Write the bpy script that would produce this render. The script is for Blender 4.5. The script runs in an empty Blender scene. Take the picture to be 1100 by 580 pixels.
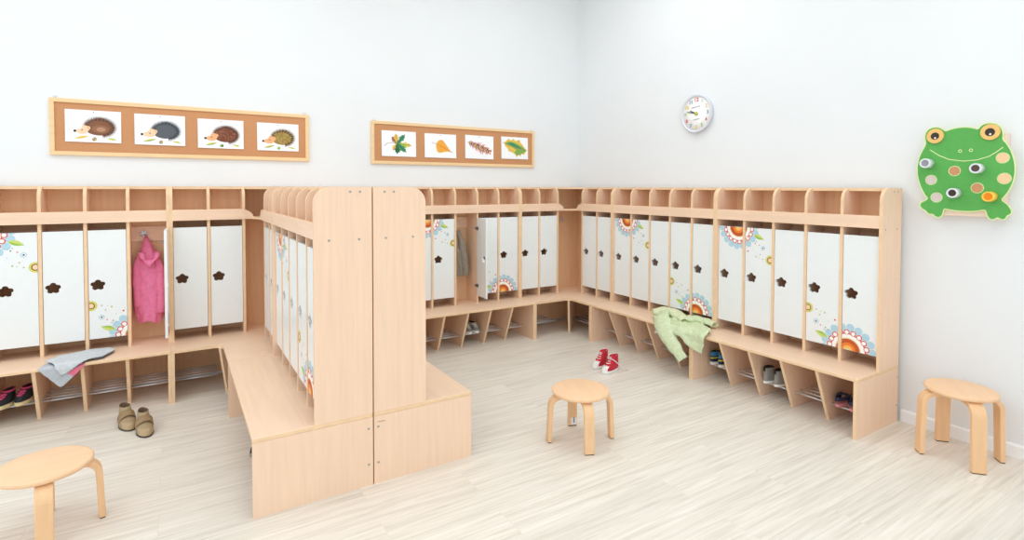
import bpy, bmesh, math, random
from mathutils import Vector, Matrix, noise
random.seed(7)
PI = math.pi
scene = bpy.context.scene
COL = scene.collection

# ------------------------------------------------------------------ materials
MATS = {}
def lin(c):
    return tuple((x/255.0/12.92 if x/255.0 <= 0.04045 else ((x/255.0+0.055)/1.055)**2.4) for x in c)
def mat(name, rgb, rough=0.5, var=0.06, scale=(30, 30, 30), metallic=0.0, spec=0.3, bump=0.0, bscale=60, trans=0):
    m = bpy.data.materials.new(name); m.use_nodes = True
    nt = m.node_tree; N = nt.nodes; b = N['Principled BSDF']
    b.inputs['Roughness'].default_value = rough
    b.inputs['Metallic'].default_value = metallic
    b.inputs['Specular IOR Level'].default_value = spec
    c = lin(rgb)
    tc = N.new('ShaderNodeTexCoord'); mp = N.new('ShaderNodeMapping'); mp.inputs['Scale'].default_value = scale
    nz = N.new('ShaderNodeTexNoise'); nz.inputs['Scale'].default_value = 1.0; nz.inputs['Detail'].default_value = 5
    rp = N.new('ShaderNodeValToRGB')
    rp.color_ramp.elements[0].position = 0.3; rp.color_ramp.elements[1].position = 0.7
    rp.color_ramp.elements[0].color = (*[x*(1-var) for x in c], 1)
    rp.color_ramp.elements[1].color = (*[min(1, x*(1+var*0.6)) for x in c], 1)
    L = nt.links
    L.new(tc.outputs['Object'], mp.inputs['Vector']); L.new(mp.outputs[0], nz.inputs['Vector'])
    L.new(nz.outputs['Fac'], rp.inputs['Fac']); L.new(rp.outputs[0], b.inputs['Base Color'])
    if bump:
        n2 = N.new('ShaderNodeTexNoise'); n2.inputs['Scale'].default_value = bscale; n2.inputs['Detail'].default_value = 3
        bp = N.new('ShaderNodeBump'); bp.inputs['Strength'].default_value = bump; bp.inputs['Distance'].default_value = 0.004
        L.new(tc.outputs['Object'], n2.inputs['Vector']); L.new(n2.outputs['Fac'], bp.inputs['Height']); L.new(bp.outputs[0], b.inputs['Normal'])
    MATS[name] = m
    return m
BEECH = (244, 210, 181); EDGE = (241, 206, 166)
mat('beech_upright', BEECH, 0.42, 0.05, (45, 45, 3))
mat('beech_flat', BEECH, 0.40, 0.05, (3, 45, 45))
mat('beech_edge', EDGE, 0.5, 0.06, (20, 20, 20))
mat('beech_back', (238, 200, 160), 0.55, 0.06, (45, 45, 3))
mat('door_white', (237, 240, 239), 0.28, 0.01)
mat('paper', (248, 249, 250), 0.7, 0.01)
mat('stool_wood', (243, 201, 160), 0.4, 0.05, (6, 40, 40))
mat('stool_leg', (240, 196, 150), 0.4, 0.06, (40, 40, 5))
mat('cork', (205, 148, 104), 0.9, 0.16, (160, 160, 160), bump=0.25, bscale=220)
mat('pine', (240, 206, 158), 0.5, 0.06, (4, 40, 40))
mat('steel', (214, 216, 219), 0.35, 0.03, metallic=0.4)
mat('hinge_metal', (130, 130, 130), 0.35, 0.05, metallic=0.8)
mat('dark_hole', (52, 40, 34), 0.7)
mat('knob_brown', (62, 46, 40), 0.4)
mat('cap_grey', (165, 160, 152), 0.5)
mat('wall_paint', (233, 235, 236), 0.7, 0.012, (2, 2, 2))
mat('ceiling_paint', (245, 245, 245), 0.8, 0.01)
mat('skirting', (246, 246, 246), 0.4, 0.01)
P = {'red': (216, 88, 80), 'white': (252, 250, 246), 'skyblue': (180, 213, 226), 'orange': (240, 130, 48), 'amber': (250, 190, 96),
     'rust': (196, 88, 44), 'tan': (236, 212, 160), 'leafgreen': (158, 196, 76), 'leaflight': (206, 218, 120), 'lime': (218, 212, 110), 'brown': (120, 70, 40),
     'peach': (246, 212, 170), 'navydot': (44, 56, 96), 'olive': (190, 190, 90), 'hog_brown': (134, 88, 62), 'hog_quill': (92, 66, 54), 'hog_mid': (152, 104, 76), 'hog_light': (186, 140, 110),
     'hog_grey': (92, 96, 102), 'hog_darkgrey': (62, 66, 74), 'hog_red': (120, 68, 48), 'hog_mottle': (166, 104, 74), 'hog_olive': (156, 128, 66), 'hog_straw': (188, 168, 92), 'skin': (250, 208, 172), 'skin_orange': (240, 178, 130),
     'black': (28, 28, 30), 'leaf_yellow': (226, 204, 96), 'leaf_teal': (60, 140, 100), 'leaf_dark': (34, 92, 66), 'leaf_orange': (244, 166, 60), 'leaf_rust': (168, 106, 84), 'leaf_pale': (226, 190, 178),
     'leaf_mid': (128, 176, 84), 'leaf_gold': (232, 190, 84), 'frog_green': (92, 172, 84), 'frog_rim': (222, 236, 168), 'wood_disc': (244, 204, 160), 'wood_pale': (240, 216, 196), 'wood_dark': (206, 148, 106), 'disc_grey': (214, 200, 192),
     'eye_tan': (240, 194, 118), 'eye_dark': (62, 52, 46), 'tube_white': (232, 234, 236), 'tube_grey': (150, 150, 158), 'tube_brown': (92, 72, 66), 'tube_blue': (150, 190, 220), 'orange_cap': (242, 138, 20), 'yellow_cap': (250, 206, 84),
     'n_red': (220, 90, 96), 'n_green': (150, 196, 110), 'n_yellow': (240, 200, 80), 'n_blue': (80, 130, 170), 'n_grey': (120, 130, 150), 'clock_rim': (222, 222, 230), 'text_grey': (130, 140, 150),
     'sole_white': (238, 238, 232), 'sole_cream': (226, 208, 160), 'shoe_black': (44, 46, 50), 'shoe_pink': (232, 92, 140), 'boot_tan': (168, 144, 110), 'boot_strap': (156, 128, 94), 'boot_toe': (186, 160, 124), 'boot_dark': (104, 82, 60), 'boot_sole': (74, 60, 48), 'shoe_grey': (138, 138, 136), 'shoe_lightgrey': (200, 200, 196),
     'shoe_red': (200, 40, 58), 'shoe_navy': (48, 60, 74), 'shoe_blue': (66, 130, 178), 'shoe_yellow': (226, 208, 80), 'shoe_ltgrey2': (150, 146, 138), 'sandal_navy': (54, 62, 88), 'sandal_pink': (232, 150, 158), 'lining': (60, 50, 48),
     'tag': (240, 240, 240), 'pad': (90, 70, 55)}
for k, v in P.items():
    mat(k, v, 0.55, 0.04, (60, 60, 60))
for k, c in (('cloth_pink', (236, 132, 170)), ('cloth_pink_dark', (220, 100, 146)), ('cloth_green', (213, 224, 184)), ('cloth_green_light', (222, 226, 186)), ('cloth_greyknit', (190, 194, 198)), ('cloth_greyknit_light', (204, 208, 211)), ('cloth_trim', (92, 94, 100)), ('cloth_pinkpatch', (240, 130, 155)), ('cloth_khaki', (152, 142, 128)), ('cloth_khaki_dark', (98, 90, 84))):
    mat(k, c, 0.85, 0.10, (50, 50, 50), spec=0.1, bump=0.9, bscale=38)

def floor_material():
    m = bpy.data.materials.new('ash_floor'); m.use_nodes = True
    nt = m.node_tree; N = nt.nodes; L = nt.links; b = N['Principled BSDF']
    b.inputs['Roughness'].default_value = 0.42; b.inputs['Specular IOR Level'].default_value = 0.35
    tc = N.new('ShaderNodeTexCoord')
    br = N.new('ShaderNodeTexBrick'); br.offset = 0.37
    br.inputs['Scale'].default_value = 1; br.inputs['Brick Width'].default_value = 1.25; br.inputs['Row Height'].default_value = 0.185
    br.inputs['Mortar Size'].default_value = 0.0012; br.inputs['Mortar Smooth'].default_value = 0.2; br.inputs['Bias'].default_value = 0
    br.inputs['Color1'].default_value = (0.35, 0.35, 0.35, 1); br.inputs['Color2'].default_value = (0.75, 0.75, 0.75, 1); br.inputs['Mortar'].default_value = (0.1, 0.1, 0.1, 1)
    L.new(tc.outputs['Object'], br.inputs['Vector'])
    # grain: long streaks along X, shifted per plank
    mp = N.new('ShaderNodeMapping'); mp.inputs['Scale'].default_value = (1.6, 38, 1)
    ad = N.new('ShaderNodeVectorMath'); ad.operation = 'ADD'
    sc = N.new('ShaderNodeVectorMath'); sc.operation = 'SCALE'; sc.inputs['Scale'].default_value = 7.0
    L.new(br.outputs['Color'], sc.inputs[0]); L.new(tc.outputs['Object'], ad.inputs[0]); L.new(sc.outputs[0], ad.inputs[1]); L.new(ad.outputs[0], mp.inputs['Vector'])
    nz = N.new('ShaderNodeTexNoise'); nz.inputs['Scale'].default_value = 1.4; nz.inputs['Detail'].default_value = 6; nz.inputs['Roughness'].default_value = 0.62; nz.inputs['Distortion'].default_value = 0.5
    L.new(mp.outputs[0], nz.inputs['Vector'])
    rp = N.new('ShaderNodeValToRGB'); e = rp.color_ramp.elements
    e[0].position = 0.28; e[0].color = (*lin((215, 205, 191)), 1); e[1].position = 0.72; e[1].color = (*lin((248, 242, 232)), 1)
    k = e.new(0.5); k.color = (*lin((236, 227, 214)), 1)
    L.new(nz.outputs['Fac'], rp.inputs['Fac'])
    mx = N.new('ShaderNodeMix'); mx.data_type = 'RGBA'; mx.blend_type = 'MULTIPLY'; mx.inputs['Factor'].default_value = 0.16
    L.new(rp.outputs[0], mx.inputs['A']); L.new(br.outputs['Color'], mx.inputs['B'])
    L.new(mx.outputs['Result'], b.inputs['Base Color'])
    MATS['ash_floor'] = m
floor_material()

# ------------------------------------------------------------------ mesh builder
class MB:
    def __init__(s): s.v = []; s.f = []; s.m = []; s.mats = []; s.smooth = []
    def mi(s, m):
        if m not in s.mats: s.mats.append(m)
        return s.mats.index(m)
    def add(s, verts, faces, m, smooth=False):
        o = len(s.v); s.v += [tuple(p) for p in verts]; k = s.mi(m)
        for f in faces:
            s.f.append([i+o for i in f]); s.m.append(k); s.smooth.append(smooth)
        return s
    def box(s, x0, x1, y0, y1, z0, z1, m, edge=None, flat='x'):
        vs = [(x, y, z) for x in (x0, x1) for y in (y0, y1) for z in (z0, z1)]
        fs = [((0, 1, 3, 2), 'x'), ((4, 6, 7, 5), 'x'), ((0, 4, 5, 1), 'y'), ((2, 3, 7, 6), 'y'), ((0, 2, 6, 4), 'z'), ((1, 5, 7, 3), 'z')]
        o = len(s.v); s.v += vs
        for f, ax in fs:
            s.f.append([i+o for i in f]); s.m.append(s.mi(m if (edge is None or ax == flat) else edge)); s.smooth.append(False)
        return s
    def prism(s, poly, axis, a0, a1, m, edge=None):
        # poly of 2-D points in the other two axes (order x,y,z without axis)
        def P3(p, a):
            return {'x': (a, p[0], p[1]), 'y': (p[0], a, p[1]), 'z': (p[0], p[1], a)}[axis]
        n = len(poly); o = len(s.v)
        s.v += [P3(p, a0) for p in poly] + [P3(p, a1) for p in poly]
        k = s.mi(m); ke = s.mi(edge or m)
        s.f.append([o+i for i in range(n)][::-1]); s.m.append(k); s.smooth.append(False)
        s.f.append([o+n+i for i in range(n)]); s.m.append(k); s.smooth.append(False)
        for i in range(n):
            j = (i+1) % n
            s.f.append([o+i, o+j, o+n+j, o+n+i]); s.m.append(ke); s.smooth.append(False)
        return s
    def rings(s, rings, m, closed=True, cap0=False, cap1=False, smooth=True, mfun=None):
        n = len(rings[0]); o = len(s.v)
        for r in rings: s.v += [tuple(p) for p in r]
        for i in range(len(rings)-1):
            for j in range(n if closed else n-1):
                k = (j+1) % n
                f = [o+i*n+j, o+i*n+k, o+(i+1)*n+k, o+(i+1)*n+j]
                s.f.append(f); s.smooth.append(smooth)
                s.m.append(s.mi(mfun(i, j) if mfun else m))
        if cap0: s.f.append([o+i for i in range(n)][::-1]); s.m.append(s.mi(m)); s.smooth.append(False)
        if cap1:
            q = o+(len(rings)-1)*n
            s.f.append([q+i for i in range(n)]); s.m.append(s.mi(m)); s.smooth.append(False)
        return s
    def tube(s, path, r, m, n=8, flat=1.0, cap=True):
        path = [Vector(p) for p in path]; rs = r if isinstance(r, (list, tuple)) else [r]*len(path)
        R = []
        up = Vector((0, 0, 1))
        for i, p in enumerate(path):
            t = (path[min(i+1, len(path)-1)]-path[max(i-1, 0)]).normalized()
            a = t.cross(up)
            if a.length < 1e-3: a = t.cross(Vector((1, 0, 0)))
            a.normalize(); b = a.cross(t).normalized(); up = b
            R.append([p+a*math.cos(2*PI*k/n)*rs[i]+b*math.sin(2*PI*k/n)*rs[i]*flat for k in range(n)])
        return s.rings(R, m, True, cap, cap)
    def lathe(s, prof, c, m, n=40, mfun=None, smooth=True):
        R = [[(c[0]+r*math.cos(2*PI*k/n), c[1]+r*math.sin(2*PI*k/n), c[2]+z) for k in range(n)] for r, z in prof]
        return s.rings(R, m, True, True, True, smooth, mfun)
    def flat(s, poly, m, f):
        # filled polygon mapped by f(u,v)->3D
        return s.add([f(*p) for p in poly], [list(range(len(poly)))], m)
    def build(s, name, parent=None, loc=(0, 0, 0), rot=0, bevel=0, auto=False):
        me = bpy.data.meshes.new(name); me.from_pydata(s.v, [], s.f)
        for m in s.mats: me.materials.append(MATS[m])
        me.polygons.foreach_set('material_index', s.m)
        me.polygons.foreach_set('use_smooth', s.smooth)
        bm = bmesh.new(); bm.from_mesh(me)
        bmesh.ops.recalc_face_normals(bm, faces=bm.faces)
        bm.to_mesh(me); bm.free(); me.update()
        return link(name, me, parent, loc, rot, bevel)
def link(name, me, parent=None, loc=(0, 0, 0), rot=0, bevel=0):
    o = bpy.data.objects.new(name, me); COL.objects.link(o)
    o.location = loc; o.rotation_euler = (0, 0, rot); o.parent = parent
    if bevel:
        b = o.modifiers.new('b', 'BEVEL'); b.width = bevel; b.segments = 2; b.limit_method = 'ANGLE'; b.angle_limit = math.radians(50)
    return o
def tag(o, label, cat, group=None):
    o['label'] = label; o['category'] = cat
    if group: o['group'] = group
    return o
def empty(name, loc, rot, label, cat, group=None):
    o = bpy.data.objects.new(name, None); COL.objects.link(o); o.empty_display_size = 0.05
    o.location = loc; o.rotation_euler = (0, 0, rot)
    return tag(o, label, cat, group)
def structure(o):
    o['kind'] = 'structure'; return o
def circle(cx, cy, r, n=24, ry=None, a0=0):
    ry = ry or r
    return [(cx+r*math.cos(a0+2*PI*k/n), cy+ry*math.sin(a0+2*PI*k/n)) for k in range(n)]
def clip(poly, x0, x1, y0, y1):
    def cut(p, ins, inter):
        out = []
        for i in range(len(p)):
            a, b = p[i-1], p[i]
            if ins(b):
                if not ins(a): out.append(inter(a, b))
                out.append(b)
            elif ins(a): out.append(inter(a, b))
        return out
    def ix(x): return lambda a, b: (x, a[1]+(b[1]-a[1])*(x-a[0])/(b[0]-a[0]))
    def iy(y): return lambda a, b: (a[0]+(b[0]-a[0])*(y-a[1])/(b[1]-a[1]), y)
    for ins, it in ((lambda p: p[0] >= x0, ix(x0)), (lambda p: p[0] <= x1, ix(x1)), (lambda p: p[1] >= y0, iy(y0)), (lambda p: p[1] <= y1, iy(y1))):
        poly = cut(poly, ins, it)
        if len(poly) < 3: return []
    return poly
def arc(cx, cy, r, a0, a1, n=8):
    return [(cx+r*math.cos(a0+(a1-a0)*k/n), cy+r*math.sin(a0+(a1-a0)*k/n)) for k in range(n+1)]

# ------------------------------------------------------------------ room
WX, WY = 0.03, 0.012
MB().box(-7.5, 0.6, -8.0, 0.4, -0.06, 0, 'ash_floor').build('floor'); structure(bpy.data.objects['floor'])
structure(MB().box(-7.5, WX+0.15, WY, WY+0.15, 0, 3.6, 'wall_paint').build('wall_back'))
structure(MB().box(WX, WX+0.15, -8.0, WY, 0, 3.6, 'wall_paint').build('wall_right'))
structure(MB().box(-7.5, WX+0.15, -8.0, WY+0.15, 3.6, 3.7, 'ceiling_paint').build('ceiling'))
structure(MB().prism([(WX, 0), (WX-0.014, 0), (WX-0.014, 0.062), (WX-0.006, 0.07), (WX, 0.07)], 'y', -8.0, -3.075, 'skirting').build('baseboard_right'))
structure(MB().prism([(WY, 0), (WY-0.012, 0), (WY-0.012, 0.062), (WY-0.006, 0.07), (WY, 0.07)], 'x', -7.5, -4.95, 'skirting').build('baseboard_back'))

# ------------------------------------------------------------------ locker units
H, HB, T = 1.40, 0.340, 0.018
ZB0, ZB1, ZD0, ZD1 = 1.1654, 1.2398, 0.416, 1.1167
RT = 0.075
def upper_poly(d, z0=HB):
    return [(0, z0), (-d, z0), (-d, H-RT)] + arc(-d+RT, H-RT, RT, PI, PI/2, 8)[1:] + [(0, H)]
def flower_hole(cx, cz, R=0.034):
    pts = []
    q, pr = 0.62*R, 0.42*R
    for k in range(70):
        a = 2*PI*k/70; r = 0.5*R
        for j in range(5):
            b = a-(PI/2+2*PI*j/5); t = pr*pr-(q*math.sin(b))**2
            if t > 0: r = max(r, q*math.cos(b)+math.sqrt(t))
        pts.append((cx+r*math.cos(a)*1.12, cz+r*math.sin(a)))
    return pts
# printed motif: elements (material, polygon) in metres, origin at the top-left corner of door 2 of a five-door row, z down negative
def motif(w):
    E = []
    cx, cz = -0.058, 0.0
    n = 18
    for k in range(n):
        a = 2*PI*(k+0.25)/n
        E.append(('skyblue', circle(cx+0.139*math.cos(a), cz+0.139*math.sin(a), 0.0232, 16), 1))
    leaf = []
    a0 = Vector((0.066, -0.05)); a1 = Vector((0.142, -0.076)); d = a1-a0; nn = Vector((-d.y, d.x)).normalized()
    up = [(a0+d*t+nn*0.017*math.sin(PI*t**0.8)) for t in [i/10 for i in range(11)]]
    dn = [(a0+d*t-nn*0.015*math.sin(PI*t**0.8)) for t in [i/10 for i in range(1, 10)]][::-1]
    E.append(('leafgreen', [tuple(p) for p in up+dn], 2))
    mid = [tuple(a0+d*t-nn*0.001) for t in (0.02, 0.3, 0.6, 0.97)]
    E.append(('leaflight', [tuple(p) for p in up]+mid[::-1][1:-1], 3))
    E.append(('red', circle(cx, cz, 0.103, 48), 2))
    E.append(('white', circle(cx, cz, 0.096, 48), 3))
    for k in range(n):
        a = 2*PI*(k+0.7)/n
        x, z = cx+0.108*math.cos(a), cz+0.108*math.sin(a)
        E.append(('red', circle(x, z, 0.0175, 18), 3)); E.append(('white', circle(x, z, 0.0115, 16), 4))
    E += [('tan', circle(cx, cz, 0.074, 40), 4), ('rust', circle(cx, cz, 0.068, 40), 5), ('orange', circle(cx, cz, 0.045, 32), 6), ('amber', circle(cx, cz, 0.028, 28), 7), ('tan', circle(cx, cz, 0.012, 16), 8)]
    E += [('lime', circle(0.19, -0.215, 0.033, 28), 1), ('brown', circle(0.19, -0.215, 0.021, 24), 2), ('peach', circle(0.19, -0.215, 0.0155, 22), 3)]
    for k in range(8):
        a = 2*PI*k/8
        E.append(('skyblue', circle(0.136+0.011*math.cos(a), -0.136+0.011*math.sin(a), 0.0055, 10), 1))
    E += [('white', circle(0.136, -0.136, 0.010, 14), 2), ('navydot', circle(0.136, -0.136, 0.0055, 12), 3)]
    for x, z, r, m in ((0.02, -0.167, 0.006, 'red'), (0.083, -0.2, 0.0055, 'olive'), (0.135, -0.213, 0.004, 'hog_light'), (0.115, -0.182, 0.004, 'hog_light'), (0.108, -0.117, 0.005, 'sandal_pink'), (0.061, -0.098, 0.0035, 'brown'), (0.076, -0.108, 0.004, 'brown'), (0.084, -0.094, 0.0035, 'hog_light'), (0.06, -0.15, 0.003, 'skyblue'), (0.04, -0.13, 0.003, 'skyblue'), (0.104, -0.206, 0.003, 'olive')):
        E.append((m, circle(x, z, r, 10), 1))
    return E
DOOR_CACHE = {}
def door_mesh(w, kind):
    """door with a flower-shaped finger hole; origin at the lower right edge (hinge side), front at y=-0.016"""
    key = (round(w, 4), kind)
    if key in DOOR_CACHE: return DOOR_CACHE[key]
    wd = w-T-0.005; hh = ZD1-ZD0
    bm = bmesh.new()
    hole = flower_hole(-wd+0.048, hh*0.495)
    def loop(pts):
        vs = [bm.verts.new((p[0], -0.016, p[1])) for p in pts]
        return [bm.edges.new((vs[i], vs[(i+1) % len(vs)])) for i in range(len(vs))]
    ed = loop([(-wd, 0), (0, 0), (0, hh), (-wd, hh)])+loop(hole)
    r = bmesh.ops.triangle_fill(bm, edges=ed, use_beauty=True)
    fs = [g for g in r['geom'] if isinstance(g, bmesh.types.BMFace)]
    r2 = bmesh.ops.extrude_face_region(bm, geom=fs)
    bmesh.ops.translate(bm, verts=[g for g in r2['geom'] if isinstance(g, bmesh.types.BMVert)], vec=(0, 0.016, 0))
    bmesh.ops.recalc_face_normals(bm, faces=bm.faces)
    me = bpy.data.meshes.new('door'); me.materials.append(MATS['door_white']); bm.to_mesh(me); bm.free()
    if kind:
        # pattern: kind k in 1,2 (top flower) or 4,5 (bottom flower, turned half a turn)
        E = motif(w); k = kind if kind < 3 else 6-kind
        off = (k-2)*w
        mb = MB()
        hx0, hx1 = off, off+wd
        for m, poly, lay in E:
            c = clip(poly, hx0+0.001, hx1-0.001, -hh+0.001, -0.001)
            if not c: continue
            out = []
            for x, z in c:
                x -= off
                if kind > 3: x, z = wd-x, -hh-z
                out.append((x-wd, -0.0162-0.00012*lay, z+hh))
            mb.add(out, [list(range(len(out)))], m)
        m2 = bpy.data.meshes.new('t'); m2.from_pydata(mb.v, [], mb.f)
        bm = bmesh.new(); bm.from_mesh(me); base = len(bm.faces)
        bm.from_mesh(m2); bm.faces.ensure_lookup_table()
        for n in mb.mats: me.materials.append(MATS[n])
        for i, mi in enumerate(mb.m):
            f = bm.faces[base+i]; f.material_index = mi+1
            f.normal_update()
            if f.normal.y > 0: f.normal_flip()
        bm.to_mesh(me); bm.free(); bpy.data.meshes.remove(m2)
    DOOR_CACHE[key] = me
    return me
def put_door(root, xr, w, d1, kind, rot, wr, angle=0):
    """xr: local x of the right divider's left face; wr: part rotation relative to root"""
    me = door_mesh(w, kind)
    y = -(d1-0.016)+0.004+0.016
    p = Vector((xr-0.0025, y, ZD0))
    if angle:
        p = Vector((xr-0.006, -d1+0.002, ZD0))
    p = Matrix.Rotation(wr, 3, 'Z') @ p
    o = link('door', me, root, p, wr+angle)
    return o
def add_hinges(door):
    for z in (0.09, ZD1-ZD0-0.09):
        mb = MB()
        mb.lathe([(0.0, 0.0), (0.017, 0.0), (0.017, 0.004), (0.0, 0.004)], (0, 0, 0), 'hinge_metal', 20)
        V = [(x-0.022, 0.004-zz, y+z) for x, y, zz in mb.v]
        mb.v = [(x, 0.004-(0.004-y) if False else 0.0005+abs(0.004-y), zc) for x, y, zc in V]
        mb.box(-0.012, 0.012, 0.001, 0.012, z-0.011, z+0.011, 'hinge_metal')
        mb.box(-0.004, 0.014, 0.001, 0.02, z-0.006, z+0.006, 'cap_grey')
        mb.build('hinge', door)
def rack_mesh(x0, x1):
    mb = MB()
    for y in (-0.315, -0.258, -0.201, -0.144, -0.087):
        mb.tube([(x0, y, 0.094), (x1, y, 0.094)], 0.0052, 'steel', 8)
    return mb
def hook_mb(x, y, z):
    mb = MB()
    mb.box(x-0.012, x+0.012, y-0.004, y, z-0.02, z+0.02, 'steel')
    for s in (-1, 1):
        mb.tube([(x, y-0.004, z-0.008), (x+s*0.012, y-0.022, z-0.016), (x+s*0.02, y-0.034, z-0.006), (x+s*0.022, y-0.038, z+0.012)], 0.0035, 'steel', 8)
    mb.tube([(x, y-0.004, z+0.01), (x, y-0.03, z+0.014), (x, y-0.04, z+0.03)], 0.0035, 'steel', 8)
    return mb
def caps(mb, x, pts, out):
    for y, z in pts:
        n = 14
        mb.add([(x+out*0.0012, y+0.0055*math.cos(2*PI*k/n), z+0.0055*math.sin(2*PI*k/n)) for k in range(n)], [list(range(n))], 'cap_grey')
def row_frame(root, xs, w, d1, d2, d3, rot, sides, capside=None):
    """uprights at local x centres xs; sides: indexes that are full side panels"""
    for i, x in enumerate(xs):
        side = i in sides
        d = d1 if side else d1-0.016
        mb = MB().prism(upper_poly(d), 'x', x-T/2, x+T/2, 'beech_upright', 'beech_edge')
        if capside and capside[0] == i:
            caps(mb, x+capside[1]*T/2, [(-0.055, 1.378), (-0.10, 1.378), (-0.06, 1.16), (-0.195, 1.16)], capside[1])
        mb.build('side_panel' if side else 'divider', root, rot=rot)
        if side: poly = [(0, 0), (-d2, 0), (-d2, HB-T), (0, HB-T)]
        else: poly = [(0, 0), (-d3, 0), (-d2+0.012, HB-T), (0, HB-T)]
        mb = MB().prism(poly, 'x', x-T/2, x+T/2, 'beech_upright', 'beech_edge')
        if capside and capside[0] == i:
            caps(mb, x+capside[1]*T/2, [(-0.02, 0.10), (-0.02, 0.27)], capside[1])
            if len(capside) > 2:
                # small row of pencil marks on the board
                for q in range(7):
                    y0 = -0.018-q*0.0052; z0 = 0.293+0.002*math.sin(q*2.1)
                    mb.add([(x+capside[1]*(T/2+0.001), y0, z0-0.002), (x+capside[1]*(T/2+0.001), y0-0.0036, z0-0.0012), (x+capside[1]*(T/2+0.001), y0-0.0036, z0+0.0018), (x+capside[1]*(T/2+0.001), y0, z0+0.001)], [[0, 1, 2, 3]], 'brown')
        mb.build('bench_support', root, rot=rot)
def unit5(loc, rot, w, d1, d2, d3, label, opens=(), capside=None, hooks=(), group='five-door locker benches'):
    root = empty('locker_bench', loc, rot, label, 'locker bench', group)
    U = 5*w+T
    xs = [T/2+k*w for k in range(6)]
    row_frame(root, xs, w, d1, d2, d3, 0, (0, 5), capside)
    MB().box(0, U, -d2, 0, HB-T, HB, 'beech_flat', 'beech_edge', 'z').build('bench_seat', root, bevel=0.003)
    MB().box(T, U-T, -(d1-RT), 0, H-T, H+0.0006, 'beech_flat', 'beech_edge', 'z').build('top_panel', root)
    MB().box(T, U-T, -(d1-0.016), 0, ZB0, ZB0+0.016, 'beech_flat', 'beech_edge', 'z').build('cubby_shelf', root)
    MB().box(T, U-T, -d1, -(d1-0.016), ZB0, ZB1, 'beech_flat', 'beech_edge', 'y').build('fascia_board', root, bevel=0.001)
    MB().box(T*0.5, U-T*0.5, -0.005, -0.0005, 0.02, H-0.005, 'beech_back').build('back_panel', root)
    MB().box(T, U-T, -0.022, -0.006, 1.02, 1.12, 'beech_flat', 'beech_edge', 'y').build('hook_rail', root)
    for k in range(5):
        rack_mesh(T+k*w-0.002, k*w+w+0.002).build('shoe_rack', root)
        kind = {0: 1, 1: 2, 3: 4, 4: 5}.get(k, 0)
        ang = dict(opens).get(k, 0)
        d = put_door(root, (k+1)*w, w, d1, kind, rot, 0, ang)
        if ang: add_hinges(d)
    for k, fr in hooks:
        hook_mb(k*w+T+(w-T)*fr, -0.022, 1.072).build('coat_hook', root)
    return root
def corner_unit(loc, rot, A, B, label, leg=True, hook=True):
    """A=(c,w,d1,d2,d3) row ending at the corner on the viewer's right (local x<0); B row starting at the corner"""
    root = empty('corner_locker_bench', loc, rot, label, 'corner locker bench', 'corner locker benches')
    cA, wA, a1, a2, a3 = A; cB, wB, b1, b2, b3 = B
    rB = -PI/2
    xsA = [-cA-2*wA, -cA-wA, -cA]; xsB = [cB, cB+wB, cB+2*wB]
    row_frame_c(root, xsA, wA, a1, a2, a3, 0, 0, 2)
    row_frame_c(root, xsB, wB, b1, b2, b3, rB, 2, 0)
    eA = -(cA+2*wA)-T/2; eB = -(cB+2*wB)-T/2
    r = 0.06
    fil = arc(-b2-r, -a2-r, r, PI/2, 0, 8)
    MB().prism([(eA, 0), (eA, -a2)]+fil+[(-b2, eB), (0, eB), (0, 0)], 'z', HB-T, HB, 'beech_flat', 'beech_edge').build('bench_seat', root)
    g = 0.016
    MB().prism([(eA+T, 0), (eA+T, -a1+g), (-cA+0.05, -a1+g), (-b1+g, -cB+0.05), (-b1+g, eB+T), (0, eB+T), (0, 0)], 'z', ZB0, ZB0+g, 'beech_flat', 'beech_edge').build('cubby_shelf', root)
    MB().prism([(eA+T, 0), (eA+T, -a1+RT), (-cA, -a1+RT), (-b1+RT, -cB), (-b1+RT, eB+T), (0, eB+T), (0, 0)], 'z', H-T, H+0.0006, 'beech_flat', 'beech_edge').build('top_panel', root)
    e = 0.065
    xa = -cA+e
    MB().prism([(eA+T, ZB0), (xa, ZB0), (xa, ZB0+0.006)]+[(xa-0.095+0.095*math.cos(t*PI/20), ZB0+0.006+(ZB1-ZB0-0.006)*math.sin(t*PI/20)) for t in range(1, 11)]+[(eA+T, ZB1)], 'y', -a1, -a1+g, 'beech_flat', 'beech_edge').build('fascia_board', root)
    xb = cB-e
    MB().prism([(-eB-T, ZB0), (-eB-T, ZB1)]+[(xb+0.095+0.095*math.cos(t*PI/20), ZB0+0.006+(ZB1-ZB0-0.006)*math.sin(t*PI/20)) for t in range(10, 21)]+[(xb, ZB0)], 'y', -b1, -b1+g, 'beech_flat', 'beech_edge').build('fascia_board', root, rot=rB)
    MB().box(eA+T*0.5, -0.001, -0.005, -0.0005, 0.02, H-0.005, 'beech_back').build('back_panel', root)
    MB().box(0.006, -eB-T*0.5, -0.005, -0.0005, 0.02, H-0.005, 'beech_back').build('back_panel', root, rot=rB)
    # diagonal support under the inner bench corner
    ang = math.atan2(a2, b2)
    Lf = math.hypot(a2+0.02, b2+0.02)
    mb = MB().prism([(0.10, 0), (Lf-0.06, 0), (Lf, HB-T), (0.10, HB-T)], 'y', -T/2, T/2, 'beech_upright', 'beech_edge')
    mb.build('bench_support', root, rot=PI+ang)
    for k in range(2):
        put_door(root, -cA-(1-k)*wA-T/2, wA, a1, 0, rot, 0)
        put_door(root, cB+(k+1)*wB-T/2, wB, b1, 0, rot, rB)
    rack_mesh(eA+T, -cA-0.02 if False else -b2-0.02).build('shoe_rack', root)
    rack_mesh(b2+0.02-0.2, -eB-T).build('shoe_rack', root, rot=rB)
    if hook:
        hook_mb(-cA+0.19, -0.005, 1.062).build('coat_hook', root)
    return root
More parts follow.
